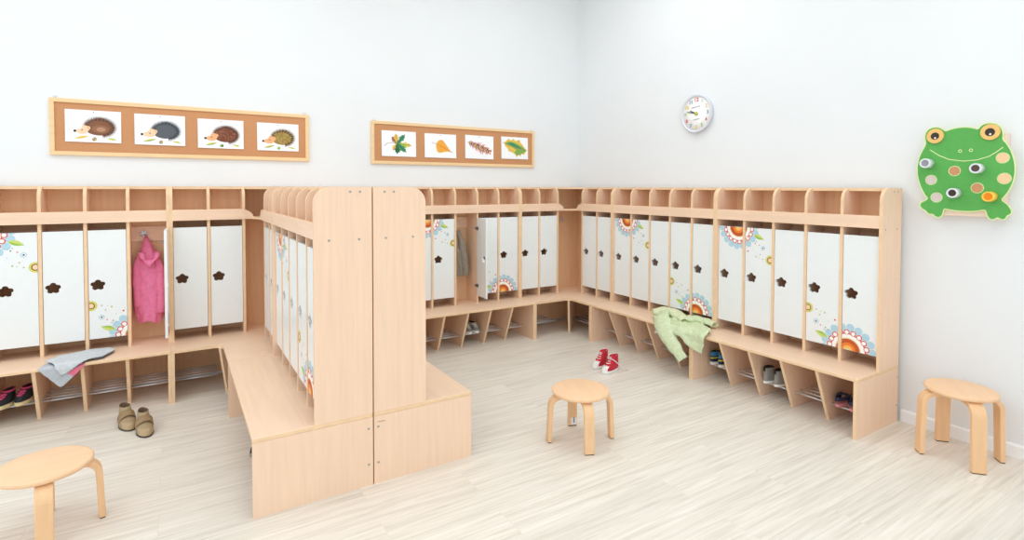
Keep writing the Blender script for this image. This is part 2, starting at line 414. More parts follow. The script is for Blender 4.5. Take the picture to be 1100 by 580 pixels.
def row_frame_c(root, xs, w, d1, d2, d3, rot, outer, inner):
    for i, x in enumerate(xs):
        side = i == outer
        MB().prism(upper_poly(d1 if side else d1-0.016), 'x', x-T/2, x+T/2, 'beech_upright', 'beech_edge').build('side_panel' if side else 'divider', root, rot=rot)
        if side:
            MB().prism([(0, 0), (-d2, 0), (-d2, HB-T), (0, HB-T)], 'x', x-T/2, x+T/2, 'beech_upright', 'beech_edge').build('bench_support', root, rot=rot)

D1, D2, D3 = 0.2317, 0.4839, 0.3338
P1, P2, P3 = 0.2610, 0.5135, 0.36
W, WP = 0.2231, 0.2360
C, CM, CL, CP, XS = 0.3435, 0.4191, 0.3518, 0.4212, -2.8957
U = 5*W+T; UP = 5*WP+T
yb1 = -C-2*W-T/2; yb2 = yb1-U
xb = -CM-2*W-T/2; xl = XS-CL-2*W-T/2
ypb = -CP-2*WP-T/2; yp = ypb-UP
unit5((xl-U-0.0035, 0, 0), 0, W, D1, D2, D3, 'beech locker bench with its end door open on a hanging pink jacket', opens={4: math.radians(88)}.items(), hooks=((4, 0.34),))
corner_unit((XS-0.003, 0, 0), 0, (CL, W, D1, D2, D3), (CP, WP, P1, P2, P3), 'corner locker bench filling the angle between the pink-jacket lockers and the room divider', hook=False)
unit5((XS-0.003, ypb, 0), -PI/2, WP, P1, P2, P3, 'long divider locker bench, its row of five white doors seen edge-on', capside=(5, 1))
unit5((XS+0.003, yp, 0), PI/2, WP, P1, P2, P3, 'back-to-back half of the room divider showing only its bench end and tall end panel', capside=(0, -1, True))
unit5((xb-U, 0, 0), 0, W, D1, D2, D3, 'locker bench against the back wall with one door swung open beside a grey jacket', opens={2: math.radians(85)}.items(), hooks=((2, 0.3),))
corner_unit((0, 0, 0), 0, (CM, W, D1, D2, D3), (C, W, D1, D2, D3), 'corner locker bench with four plain white doors in the room corner below the clock')
unit5((0, yb1, 0), -PI/2, W, D1, D2, D3, 'right-wall locker bench with the pale green jacket thrown over its seat')
unit5((0, yb2, 0), -PI/2, W, D1, D2, D3, 'end locker bench nearest the frog, three pairs of shoes under its seat', capside=(5, 1))
xr = xb-U
corner_unit((XS+0.003, 0, 0), PI/2, (CP, WP, P1, P2, P3), (xr-2*W-T/2-XS-0.003, W, D1, D2, D3), 'corner locker bench hidden in the angle behind the room divider', hook=False)

# ------------------------------------------------------------------ stools
def make_stool(loc, rot, h, r, ro, lw, label, sticker=False):
    root = empty('child_stool', (loc[0], loc[1], 0), rot, label, 'stool', 'round wooden stools')
    t = 0.023
    MB().lathe([(0.0, h-t), (r-0.008, h-t), (r-0.002, h-t+0.004), (r, h-t+0.010), (r, h-0.007), (r-0.003, h-0.002), (r-0.010, h), (0.0, h)], (0, 0, 0), 'stool_wood', 64).build('seat', root)
    th = 0.024; zt = h-t; R = 0.07
    for k in range(4):
        # outer profile of the bent leg in the (radius, height) plane, swept across the leg's width
        outer = [(0.05, zt-0.001)]+arc(ro-0.008-R, zt-0.001-R, R, PI/2, 0, 10)+[(ro, 0.004)]
        inner = [(ro-th, 0.004)]+arc(ro-0.008-R, zt-0.001-R, R-th, 0, PI/2, 10)+[(0.05, zt-0.001-th)]
        mb = MB().prism(outer+inner, 'y', -lw/2, lw/2, 'stool_leg')
        leg = mb.build('leg', root, rot=k*PI/2, bevel=0.004)
        MB().box(ro-th+0.003, ro-0.003, -lw/2+0.003, lw/2-0.003, 0.0, 0.0045, 'pad').build('foot_pad', leg)
        if sticker and k == 0:
            mb = MB().box(ro-th-0.002, ro-th-0.0003, -0.025, 0.010, 0.010, 0.062, 'tag')
            for q in range(5):
                mb.box(ro-th-0.0026, ro-th-0.002, -0.011+0.001*(q % 2), -0.004, 0.022+q*0.006, 0.0265+q*0.006, 'black')
            mb.build('sticker', leg)
    return root
make_stool((-1.775, -2.25), math.radians(66.5), 0.285, 0.16, 0.19, 0.054, 'low round stool standing alone mid-floor, behind it the red sneakers', True)
make_stool((-0.212, -3.44), math.radians(43), 0.362, 0.155, 0.19, 0.064, 'round stool against the right wall beneath the green frog')
make_stool((-4.135, -1.758), math.radians(8), 0.285, 0.16, 0.195, 0.056, 'round stool in the left corner of view, in front of the tan boots')

# ------------------------------------------------------------------ shoes
def shoe_hw(t, W_):
    base = max(0.0, math.sin(PI*min(max(t, 0), 1)))**0.42
    return W_/2*base*(0.76+0.24*min(1, max(0, (t-0.25)/0.4)))
def shoe_ring(L_, W_, y0, y1, wf, z, n=32, dz=0.0):
    pts = []
    for k in range(n):
        a = 2*PI*k/n
        t = 0.5-0.5*math.cos(a)
        x = shoe_hw(t, W_)*wf*(1 if a <= PI else -1)
        pts.append((x, (y0+(y1-y0)*t)*L_, z+dz*(1-t)))
    return pts
def make_shoe(loc, rot, label, kind, mirror=1, L_=0.17, W_=0.066, group=None):
    root = empty('shoe', loc, rot, label, kind.get('cat', 'shoe'), group)
    sh = kind['sole_h']; n = 32
    mb = MB()
    mb.rings([shoe_ring(L_, W_, 0.01, 0.98, 0.92, 0.0), shoe_ring(L_, W_, -0.01, 1.01, 1.06, sh*0.3), shoe_ring(L_, W_, -0.01, 1.01, 1.07, sh*0.75), shoe_ring(L_, W_, 0.0, 1.0, 1.0, sh)], kind['sole'], cap0=True, cap1=True)
    mb.build('sole', root)
    lev = kind['levels']
    R = [shoe_ring(L_, W_, y0, y1, wf, z) for (z, y0, y1, wf) in lev]
    # lining: fold in and down
    z, y0, y1, wf = lev[-1]
    R.append(shoe_ring(L_, W_, y0+0.02, y1-0.025, wf*0.82, z-0.002)); R.append(shoe_ring(L_, W_, y0+0.03, y1-0.03, wf*0.8, sh+0.012))
    nl = len(lev)
    def mf(i, j):
        if i >= nl: return kind.get('lining', 'lining')
        if i == nl-1: return kind.get('collar', kind['upper'])
        a = 2*PI*(j+0.5)/n; t = 0.5-0.5*math.cos(a)
        return kind['paint'](i, t) if 'paint' in kind else kind['upper']
    mb = MB().rings(R, kind['upper'], mfun=mf, cap1=True)
    up = mb.build('upper', root)
    def front(zz):
        for a, b in zip(lev, lev[1:]):
            if a[0] <= zz <= b[0]:
                f = (zz-a[0])/(b[0]-a[0]+1e-9); return (a[2]+(b[2]-a[2])*f)*L_, (a[3]+(b[3]-a[3])*f)
        return lev[-1][2]*L_, lev[-1][3]
    if 'laces' in kind:
        mb = MB()
        z0, z1 = kind['lace_z']
        for q in range(5):
            zz = z0+(z1-z0)*q/4; y, wf = front(zz)
            hw = 0.017
            s = 1 if q % 2 else -1
            mb.tube([(-hw, y-0.018, zz+0.002+0.002*s), (-hw*0.5, y-0.004, zz+0.004), (0, y+0.001, zz+0.005), (hw*0.5, y-0.004, zz+0.004), (hw, y-0.018, zz+0.002-0.002*s)], 0.0028, kind['laces'], 6)
        y, wf = front(z1)
        for s in (-1, 1):
            mb.tube([(0, y, z1+0.006), (s*0.012, y+0.004, z1+0.01), (s*0.02, y+0.004, z1+0.002), (s*0.012, y+0.006, z1-0.004), (0, y+0.002, z1+0.004)], 0.002, kind['laces'], 6)
        mb.build('laces', root)
    if 'strap' in kind:
        zz = kind['strap_z']; y, wf = front(zz)
        mb = MB(); hw = shoe_hw(0.55, W_)
        for dz in (0,):
            path = []
            for q in range(13):
                a = PI*q/12
                path.append((-hw*1.0*math.cos(a), y-0.030+0.030*math.sin(a), sh+0.014+(zz-sh-0.006)*math.sin(a)**0.8))
            R2 = []
            for (x, yy, zc) in path:
                R2.append([(x*1.04, yy-0.020, zc+0.020), (x*1.10, yy-0.018, zc+0.024), (x*1.10, yy+0.012, zc+0.001), (x*1.04, yy+0.012, zc-0.004)])
            mb.rings(R2, kind['strap'], cap0=True, cap1=True)
        mb.build('strap', root)
        MB().lathe([(0, 0), (0.008, 0), (0.008, 0.003), (0, 0.003)], (0, front(sh+0.02)[0]-0.02, front(sh+0.02)[1]*0+sh+0.024), kind.get('emblem', kind['upper']), 16).build('emblem', root)
    if 'tab' in kind:
        z, y0, y1, wf = lev[-1]
        MB().box(-0.006, 0.006, y0*L_-0.004, y0*L_+0.001, z-0.022, z+0.006, kind['tab']).build('pull_tab', root)
    if 'stripe' in kind:
        for nm, (za, zb, m) in kind['stripe'].items():
            mb = MB()
            def interp(zz):
                for a, b in zip(lev, lev[1:]):
                    if a[0] <= zz <= b[0]:
                        f = (zz-a[0])/(b[0]-a[0]+1e-9); return [a[i]+(b[i]-a[i])*f for i in range(4)]
                return lev[-1]
            RR = []
            for zz in (za, zb):
                _, y0, y1, wf = interp(zz)
                ring = shoe_ring(L_, W_, y0-0.012, y1+0.0, wf*1.05, zz, 64)
                RR.append(ring[-14:]+ring[:15])
            mb.rings(RR, m, closed=False)
            o = mb.build(nm, root); sm = o.modifiers.new('s', 'SOLIDIFY'); sm.thickness = 0.0015
    return root
LOW = [(0.012, 0.0, 1.0, 1.0), (0.026, -0.01, 0.985, 1.02), (0.040, -0.005, 0.90, 0.98), (0.050, 0.0, 0.74, 0.92), (0.060, 0.0, 0.58, 0.84), (0.068, 0.0, 0.52, 0.80)]
MIDT = [(0.014, 0.0, 1.0, 1.0), (0.030, -0.01, 0.985, 1.02), (0.044, 0.0, 0.90, 0.98), (0.056, 0.01, 0.74, 0.92), (0.070, 0.02, 0.62, 0.86), (0.088, 0.02, 0.57, 0.82), (0.102, 0.0, 0.56, 0.82)]
black_k = dict(sole='sole_cream', sole_h=0.024, upper='shoe_black', collar='shoe_pink', lining='shoe_black', levels=[(z*1.15+0.011, a, b, c) for z, a, b, c in LOW], paint=lambda i, t: 'shoe_pink' if i == 4 else 'shoe_black', laces='shoe_pink', lace_z=(0.055, 0.072))
boot_k = dict(cat='boot', sole='boot_sole', sole_h=0.010, upper='boot_tan', collar='boot_dark', lining='boot_dark', levels=[(0.010, 0.0, 1.0, 1.0), (0.030, -0.01, 0.985, 1.02), (0.044, 0.0, 0.91, 0.98), (0.058, 0.01, 0.76, 0.90), (0.074, 0.03, 0.63, 0.80), (0.094, 0.04, 0.55, 0.70), (0.112, 0.03, 0.50, 0.66)], strap='boot_strap', strap_z=0.070, paint=lambda i, t: 'boot_toe' if (i < 2 and t > 0.78) else 'boot_tan', emblem='disc_grey')
grey_k = dict(sole='sole_white', sole_h=0.022, upper='shoe_grey', lining='lining', levels=[(z+0.010, a, b, c) for z, a, b, c in LOW], paint=lambda i, t: 'shoe_lightgrey' if i in (3, 4) else 'shoe_grey', laces='sole_white', lace_z=(0.05, 0.07))
red_k = dict(cat='sneaker', sole='sole_white', sole_h=0.022, upper='shoe_red', collar='sole_white', lining='shoe_red', levels=[(z*1.15+0.006, a, b*(0.94 if z > 0.04 else 1), c) for z, a, b, c in MIDT], paint=lambda i, t: 'sole_white' if (t > 0.86 and i < 2) else 'shoe_red', laces='sole_white', lace_z=(0.056, 0.108))
blue_k = dict(sole='sole_white', sole_h=0.022, upper='shoe_navy', collar='shoe_yellow', lining='lining', levels=[(z+0.010, a, b, c) for z, a, b, c in MIDT[:-1]], paint=lambda i, t: 'shoe_blue' if i >= 3 else 'shoe_navy', stripe={'stripe': (0.048, 0.056, 'shoe_yellow')}, laces='shoe_yellow', lace_z=(0.06, 0.09))
slip_k = dict(cat='shoe', sole='sole_white', sole_h=0.018, upper='shoe_ltgrey2', collar='lining', lining='lining', levels=[(z+0.004, a, b, c) for z, a, b, c in MIDT], tab='black')
RZ = 0.0996   # top of the wire shoe racks
g1 = 'black and pink trainers on the wire rack'
make_shoe((-4.519, -0.215, RZ), math.radians(166), 'black trainer with pink collar on the rack, nearer the edge of view', black_k, group=g1, L_=0.168, W_=0.073)
make_shoe((-4.437, -0.195, RZ), math.radians(166), 'black trainer with pink collar on the rack, beside the slanted bench support', black_k, group=g1, L_=0.168, W_=0.073)
make_shoe((-3.957, -0.635, 0), math.radians(196), 'tan ankle boot on the floor, left and further back of its pair, strap lifted', boot_k, L_=0.20, W_=0.084, group='tan ankle boots on the floor')
make_shoe((-3.856, -0.775, 0), math.radians(190), 'tan ankle boot on the floor, right and nearer of its pair, strap fastened', boot_k, L_=0.20, W_=0.084, group='tan ankle boots on the floor')
make_shoe((-1.468, -0.185, RZ), math.radians(180), 'grey trainer with white stripe under back-wall bench, touching the slanted support', grey_k, L_=0.165, W_=0.066, group='grey trainers under the back-wall bench')
make_shoe((-1.392, -0.180, RZ), math.radians(178), 'grey trainer with white stripe under back-wall bench, right one of its pair', grey_k, L_=0.165, W_=0.066, group='grey trainers under the back-wall bench')
r1 = make_shoe((-0.775, -1.355, 0), math.radians(104), 'red high-top sneaker with white toe, behind the one trailing its lace', red_k, L_=0.185, W_=0.072, group='red high-top sneakers on the floor')
r2 = make_shoe((-0.790, -1.490, 0), math.radians(100), 'red high-top sneaker in front of its pair, white lace trailing to the floor', red_k, L_=0.185, W_=0.072, group='red high-top sneakers on the floor')
MB().tube([(0.02, 0.10, 0.10), (-0.03, 0.095, 0.10), (-0.05, 0.05, 0.06), (-0.062, 0.02, 0.02), (-0.075, -0.03, 0.003)], 0.003, 'sole_white', 6).build('trailing_lace', r2)
RP = -PI/2
make_shoe((-0.345, -1.996, RZ), math.radians(-90), 'navy and blue sneaker with yellow stripe, next to the green jacket', blue_k, L_=0.17, W_=0.069, group='navy and blue sneakers')
make_shoe((-0.348, -2.070, RZ), math.radians(-90), 'navy and blue sneaker with yellow stripe, touching the slanted support', blue_k, L_=0.17, W_=0.069, group='navy and blue sneakers')
make_shoe((-0.362, -2.434, RZ), math.radians(-90), 'grey high-top slip-on with white sole, further one of its pair', slip_k, L_=0.165, W_=0.069, group='grey slip-on shoes')
make_shoe((-0.362, -2.510, RZ), math.radians(-90), 'grey high-top slip-on with white sole, nearer one of its pair', slip_k, L_=0.165, W_=0.069, group='grey slip-on shoes')
def sandal(loc, rot, label):
    root = empty('sandal', loc, rot, label, 'sandal', 'navy and pink sandals')
    L_, W_ = 0.165, 0.066
    MB().rings([shoe_ring(L_, W_, 0, 1, 0.98, 0), shoe_ring(L_, W_, -0.01, 1.01, 1.06, 0.006), shoe_ring(L_, W_, -0.01, 1.01, 1.06, 0.012), shoe_ring(L_, W_, 0, 1, 1, 0.016)], 'sandal_pink', cap0=True, cap1=True).build('sole', root)
    def band(y, h, wd, lean, x=1.0):
        hw = shoe_hw(y/L_, W_)*x
        R2 = []
        for q in range(15):
            a = PI*q/14
            xx, zz = -hw*math.cos(a), 0.012+h*math.sin(a)**0.7
            o_ = 0.0045
            sx = -math.cos(a)*o_; sz = math.sin(a)*o_
            yy = y+lean*math.cos(a)
            R2.append([(xx, yy-wd/2, zz), (xx+sx, yy-wd/2, zz+sz), (xx+sx, yy+wd/2, zz+sz), (xx, yy+wd/2, zz)])
        return MB().rings(R2, 'sandal_navy', cap0=True, cap1=True)
    band(0.118, 0.036, 0.030, 0.004).build('toe_strap', root)
    band(0.078, 0.050, 0.026, -0.012).build('instep_strap', root)
    ring1 = shoe_ring(L_, W_, 0.02, 0.98, 0.98, 0.014, 48); ring2 = shoe_ring(L_, W_, 0.0, 0.98, 1.0, 0.052, 48); ring3 = shoe_ring(L_, W_, -0.02, 0.98, 0.92, 0.068, 48)
    ring1 = shoe_ring(L_, W_, 0.0, 0.98, 1.0, 0.036, 48); ring2 = shoe_ring(L_, W_, -0.01, 0.98, 1.02, 0.046, 48); ring3 = shoe_ring(L_, W_, 0.0, 0.98, 0.98, 0.056, 48)
    o = MB().rings([r_[-17:]+r_[:18] for r_ in (ring1, ring2, ring3)], 'sandal_navy', closed=False).build('heel_strap', root)
    s = o.modifiers.new('s', 'SOLIDIFY'); s.thickness = 0.005
    return root
sandal((-0.350, -2.895, RZ), math.radians(-84), 'navy and pink sandal, the whole one seen beside the slanted support')
sandal((-0.352, -2.975, RZ), math.radians(-86), 'navy and pink sandal, half hidden behind the bench end panel')
make_shoe((-3.195, -1.735, RZ), math.radians(90), 'dark shoe under the divider bench, just its tip peeping past the end panel', dict(black_k, sole='shoe_grey', collar='shoe_black', lining='shoe_black', paint=lambda i, t: 'shoe_black', laces='shoe_black'), L_=0.19, W_=0.07)

# ------------------------------------------------------------------ garments
def wr(x, y, z, s, a):
    return a*noise.noise(Vector((x*s, y*s, z*s)))
def inside(p, poly):
    c = False; n = len(poly); x, y = p
    for i in range(n):
        x1, y1 = poly[i]; x2, y2 = poly[i-1]
        if (y1 > y) != (y2 > y) and x < (x2-x1)*(y-y1)/(y2-y1)+x1: c = not c
    return c
def drape(poly, m, frame, depth, lift, amp=0.004, step=0.006, thick=0.004, patch=None, seed=0.0, puff=0.0):
    """cloth laid on the bench and over its front edge. poly in (u, b): b<0 on the seat, b>0 hanging.
    frame(u, v, z) -> world ; v = distance from the wall."""
    us = [p[0] for p in poly]; bs = [p[1] for p in poly]
    nu = int((max(us)-min(us))/step)+1; nb = int((max(bs)-min(bs))/step)+1
    u0, b0 = min(us), min(bs)
    mb = MB(); idx = {}
    def P3(u, b):
        R = 0.012
        n1 = wr(u, b, seed, 9, 1.0)+0.8*wr(u, b, seed+3, 22, 1.0)+0.35*wr(u, b, seed+5, 50, 1)
        off = lift+amp*(1+n1)+puff
        if b < -R: v, z, nv, nz = depth+b, HB, 0, 1
        elif b < R:
            a = (b+R)/(2*R)*PI/2; v = depth-R+R*math.sin(a)+0.003; z = HB-R+R*math.cos(a); nv, nz = math.sin(a), math.cos(a)
        else: v, z, nv, nz = depth+0.003, HB-b, 1, 0.0
        return frame(u, v+nv*off+ (0.02*max(0, b)), z+nz*off)
    def vid(i, j):
        k = (i, j)
        if k not in idx:
            idx[k] = len(mb.v); mb.v.append(tuple(P3(u0+i*step, b0+j*step)))
        return idx[k]
    for i in range(nu):
        for j in range(nb):
            c = (u0+(i+0.5)*step, b0+(j+0.5)*step)
            if inside(c, poly):
                mm = m
                if patch and inside(c, patch[0]): mm = patch[1]
                mb.f.append([vid(i, j), vid(i+1, j), vid(i+1, j+1), vid(i, j+1)]); mb.m.append(mb.mi(mm)); mb.smooth.append(True)
    return mb, thick
def cloth(mbt, name, parent, sub=1):
    mb, th = mbt
    o = mb.build(name, parent)
    sm = o.modifiers.new('smooth', 'SMOOTH'); sm.factor = 0.5; sm.iterations = 2
    s = o.modifiers.new('solid', 'SOLIDIFY'); s.thickness = th; s.offset = -1.0
    return o
def local(parent):
    return parent.matrix_world
# grey top folded on the left bench
fB = lambda u, v, z: (u, -v, z)
g = tag(bpy.data.objects.new('folded_top', None), 'light grey knit garment with a pink patch, folded and hanging over the bench edge', 'clothing'); COL.objects.link(g)
und = [(-4.361, 0.004), (-4.338, -0.075), (-4.281, -0.16), (-4.17, -0.09), (-4.144, 0.012), (-4.196, 0.066), (-4.246, 0.118), (-4.258, 0.124), (-4.27, 0.115)]
pink = [(-4.178, -0.03), (-4.14, -0.02), (-4.140, 0.018), (-4.196, 0.070), (-4.226, 0.047)]
cloth(drape(und, 'cloth_greyknit', fB, D2, 0.003, 0.002, 0.005, 0.003, patch=(pink, 'cloth_pinkpatch')), 'lower_layer', g)
top = [(-4.340, -0.083), (-4.293, -0.175), (-4.2, -0.207), (-4.122, -0.250), (-4.041, -0.229), (-4.008, -0.165), (-4.06, -0.043), (-4.122, -0.012), (-4.183, 0.010), (-4.243, 0.050), (-4.256, 0.050), (-4.306, -0.034)]
cloth(drape(top, 'cloth_greyknit_light', fB, D2, 0.012, 0.004, 0.005, 0.005, seed=4), 'upper_layer', g)
def edge_path(pts, lift):
    out = []
    for (a, b) in zip(pts, pts[1:]):
        for q in range(6):
            u = a[0]+(b[0]-a[0])*q/6; bb = a[1]+(b[1]-a[1])*q/6
            if bb < 0: out.append(fB(u, D2+bb, HB+lift))
            else: out.append(fB(u, D2+lift, HB-bb))
    return out
MB().tube(edge_path([(-4.306, -0.034), (-4.25, 0.052), (-4.183, 0.012), (-4.122, -0.010)], 0.0115), 0.0022, 'cloth_trim', 6).build('trim', g)
MB().tube(edge_path([(-4.10, -0.02), (-4.06, -0.041), (-4.035, -0.105), (-4.012, -0.165)], 0.010), 0.0035, 'cloth_trim', 6).build('trim', g)

# pale green jacket over the right bench
fR = lambda u, v, z: (-v, -u, z)
gj = tag(bpy.data.objects.new('green_jacket', None), 'pale green child jacket thrown over the bench seat, one sleeve hanging down', 'jacket'); COL.objects.link(gj)
body = [(1.46, -0.10), (1.50, -0.215), (1.56, -0.235), (1.66, -0.235), (1.80, -0.235), (1.90, -0.20), (1.965, -0.165), (2.03, -0.09), (2.075, -0.01), (2.06, 0.06), (2.036, 0.126), (1.99, 0.11), (1.929, 0.092), (1.86, 0.05), (1.78, 0.02), (1.66, 0.006), (1.54, -0.03)]
cloth(drape(body, 'cloth_green', fR, D2, 0.006, 0.018, 0.007, 0.006, seed=1), 'jacket_body', gj)
def sleeve(name, path, rs, m, cuff, amp=0.10, flat=0.6, seed=0):
    mb = MB(); path = [Vector(p) for p in path]
    # resample
    pts = []; rr = []
    for i in range(len(path)-1):
        for q in range(6):
            f = q/6; pts.append(path[i].lerp(path[i+1], f)); rr.append(rs[i]+(rs[i+1]-rs[i])*f)
    pts.append(path[-1]); rr.append(rs[-1])
    for _ in range(3):
        pts = [pts[0]]+[(pts[i-1]+pts[i]*2+pts[i+1])/4 for i in range(1, len(pts)-1)]+[pts[-1]]
    up = Vector((0, 0, 1)); R = []; n = 24
    for i, p in enumerate(pts):
        t = (pts[min(i+1, len(pts)-1)]-pts[max(i-1, 0)]).normalized()
        return_n = Vector(flat[1]) if isinstance(flat, tuple) else up
        b = (return_n-t*return_n.dot(t)).normalized(); a = t.cross(b).normalized()
        fl = flat[0] if isinstance(flat, tuple) else flat
        ring = []
        for k in range(n):
            an = 2*PI*k/n
            w = 1+amp*noise.noise(Vector((math.cos(an)*1.3+seed, math.sin(an)*1.3, i*0.45)))+amp*0.6*math.sin(i*0.9+3*math.sin(an))
            ring.append(p+a*math.cos(an)*rr[i]*w+b*math.sin(an)*rr[i]*fl*w)
        R.append(ring)
    mb.rings(R, m, cap0=True, cap1=False)
    o = mb.build(name, gpar[0])
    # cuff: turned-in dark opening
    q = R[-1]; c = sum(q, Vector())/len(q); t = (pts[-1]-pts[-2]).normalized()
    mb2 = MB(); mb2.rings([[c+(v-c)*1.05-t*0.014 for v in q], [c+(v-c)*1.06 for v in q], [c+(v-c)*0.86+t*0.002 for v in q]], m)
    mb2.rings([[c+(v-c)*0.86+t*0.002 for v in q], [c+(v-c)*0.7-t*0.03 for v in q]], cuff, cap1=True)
    mb2.build('cuff', o)
    return o
gpar = [gj]
sleeve('sleeve', [fR(1.55, 0.36, HB+0.036), fR(1.61, 0.45, HB+0.036), fR(1.70, 0.515, HB-0.01), fR(1.785, 0.535, HB-0.085), fR(1.85, 0.540, HB-0.140), fR(1.905, 0.538, HB-0.195)], [0.060, 0.068, 0.068, 0.056, 0.044, 0.034], 'cloth_green', 'cloth_khaki_dark', 0.10, (0.48, (-0.8, 0, 0.6)), 2)
sleeve('sleeve', [fR(1.72, 0.27, HB+0.036), fR(1.79, 0.245, HB+0.040), fR(1.87, 0.235, HB+0.038), fR(1.955, 0.245, HB+0.034)], [0.05, 0.05, 0.046, 0.040], 'cloth_green', 'cloth_green', 0.14, 0.5, 9)
sleeve('hood', [fR(1.44, 0.36, HB+0.035), fR(1.49, 0.295, HB+0.046), fR(1.57, 0.27, HB+0.046), fR(1.67, 0.285, HB+0.038), fR(1.74, 0.33, HB+0.026)], [0.05, 0.062, 0.06, 0.052, 0.035], 'cloth_green_light', 'cloth_green_light', 0.14, 0.62, 5)
cdm = MB().tube([fR(1.60, 0.497, HB+0.003), fR(1.605, 0.503, HB-0.02), fR(1.61, 0.503, HB-0.055)], 0.0016, 'sole_white', 6)
cd = cdm.build('drawcord', gj)
cb = MB(); cb.lathe([(0.0, -0.012), (0.008, -0.010), (0.011, -0.002), (0.010, 0.006), (0.004, 0.011), (0.0, 0.011)], fR(1.61, 0.503, HB-0.066), 'sole_white', 14); cb.build('toggle', cd)

def hang_body(rows, m, x0, yb, name, parent, seed, folds=7, amp=0.10, n=56, hem=True, lining=None):
    """rows: (z, x centre, half width, half depth); back flat against y=yb"""
    rr = []
    for (a, b) in zip(rows, rows[1:]):
        for q in range(5):
            f = q/5; rr.append([a[i]+(b[i]-a[i])*f for i in range(4)])
    rr.append(list(rows[-1]))
    R = []
    for i, (z, xc, hw, hd) in enumerate(rr):
        ring = []
        for k in range(n):
            a = 2*PI*k/n
            fold = 1+amp*math.sin(folds*a+seed+1.7*noise.noise(Vector((z*5, seed, 0))))*(0.5+0.5*noise.noise(Vector((math.cos(a)*2, z*4, seed))))+0.16*noise.noise(Vector((math.cos(a)*2.5+seed, math.sin(a)*2.5, z*14)))+0.07*noise.noise(Vector((math.cos(a)*6+seed, math.sin(a)*6, z*34)))
            ring.append((xc+hw*math.cos(a)*fold, yb-hd-hd*math.sin(a)*fold*(1 if math.sin(a) > 0 else 0.85), z+(0.010*math.sin(3*a+seed)+0.006*math.sin(5*a) if (hem and i >= len(rr)-4) else 0)*(i-len(rr)+4)/4))
        R.append(ring)
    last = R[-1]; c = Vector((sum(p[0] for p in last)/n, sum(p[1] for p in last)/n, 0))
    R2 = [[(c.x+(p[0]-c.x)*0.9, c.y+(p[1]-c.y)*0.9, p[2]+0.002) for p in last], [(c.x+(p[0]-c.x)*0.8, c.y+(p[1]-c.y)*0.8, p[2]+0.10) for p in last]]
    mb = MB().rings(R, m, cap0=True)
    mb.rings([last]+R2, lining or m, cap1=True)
    return mb.build(name, parent)
# pink jacket in the open left locker
pj = tag(bpy.data.objects.new('pink_jacket', None), 'bright pink hooded jacket hanging from a hook in the open locker', 'jacket'); COL.objects.link(pj)
hx = xl-T/2-W+T/2+(W-T)*0.34
hang_body([(1.045, -3.846, 0.010, 0.012), (1.00, -3.842, 0.028, 0.028), (0.93, -3.838, 0.050, 0.040), (0.86, -3.836, 0.070, 0.046), (0.78, -3.832, 0.077, 0.050), (0.66, -3.830, 0.080, 0.052), (0.55, -3.830, 0.083, 0.056), (0.47, -3.828, 0.070, 0.056)], 'cloth_pink', 0, -0.028, 'jacket_body', pj, 2.0, 6, 0.07, lining='cloth_pink_dark')
gpar = [pj]
sleeve('sleeve', [(-3.868, -0.075, 0.945), (-3.893, -0.085, 0.88), (-3.898, -0.095, 0.78), (-3.897, -0.10, 0.68), (-3.893, -0.105, 0.58)], [0.018, 0.024, 0.026, 0.025, 0.022], 'cloth_pink', 'cloth_pink_dark', 0.12, (0.9, (0, -1, 0)), 3)
sleeve('sleeve', [(-3.800, -0.085, 0.93), (-3.772, -0.095, 0.86), (-3.764, -0.105, 0.76), (-3.763, -0.11, 0.66), (-3.766, -0.115, 0.53)], [0.018, 0.024, 0.027, 0.026, 0.024], 'cloth_pink', 'cloth_pink_dark', 0.12, (0.9, (0, -1, 0)), 6)
hd = MB()
R = []
for i in range(13):
    a = PI*(0.02+0.96*i/12)
    # hood: slumped cowl in front of the neck
    ring = []
    for k in range(16):
        b = 2*PI*k/16
        rad = 0.026*(0.65+0.5*math.sin(a))*(1+0.18*noise.noise(Vector((math.cos(b), math.sin(b), i*0.6))))
        cx_, cz_ = -3.826-0.046*math.cos(a), 0.955-0.085*math.sin(a)
        ring.append((cx_+rad*math.cos(b)*math.cos(a)*-1, -0.118-0.018*math.sin(a)+rad*math.sin(b), cz_+rad*math.cos(b)*math.sin(a)))
    R.append(ring)
hd.rings(R, 'cloth_pink', cap0=True, cap1=True).build('hood', pj)
MB().tube([(-3.850, -0.045, 1.035), (-3.853, -0.050, 1.06), (-3.852, -0.048, 1.072), (-3.848, -0.050, 1.06), (-3.846, -0.045, 1.035)], 0.0025, 'cloth_pink_dark', 6).build('hanging_loop', pj)
# grey jacket in the back-wall locker
kj = tag(bpy.data.objects.new('grey_jacket', None), 'grey-brown jacket hanging inside the open back-wall locker', 'jacket'); COL.objects.link(kj)
hang_body([(1.055, -1.497, 0.008, 0.010), (1.01, -1.492, 0.022, 0.026), (0.93, -1.482, 0.035, 0.040), (0.82, -1.470, 0.044, 0.050), (0.70, -1.462, 0.050, 0.054), (0.62, -1.456, 0.054, 0.056), (0.585, -1.455, 0.053, 0.054)], 'cloth_khaki', 0, -0.028, 'jacket_body', kj, 1.0, 5, 0.08, hem=False, lining='cloth_khaki_dark')
gpar = [kj]
sleeve('sleeve', [(-1.472, -0.10, 1.0), (-1.448, -0.12, 0.90), (-1.428, -0.128, 0.78), (-1.412, -0.13, 0.68), (-1.406, -0.13, 0.59)], [0.020, 0.030, 0.034, 0.034, 0.030], 'cloth_khaki', 'cloth_khaki_dark', 0.12, (0.9, (0, -1, 0)), 11)
MB().tube([(-1.500, -0.04, 1.05), (-1.502, -0.048, 1.068), (-1.498, -0.048, 1.074), (-1.495, -0.04, 1.05)], 0.0022, 'cloth_khaki_dark', 6).build('hanging_loop', kj)

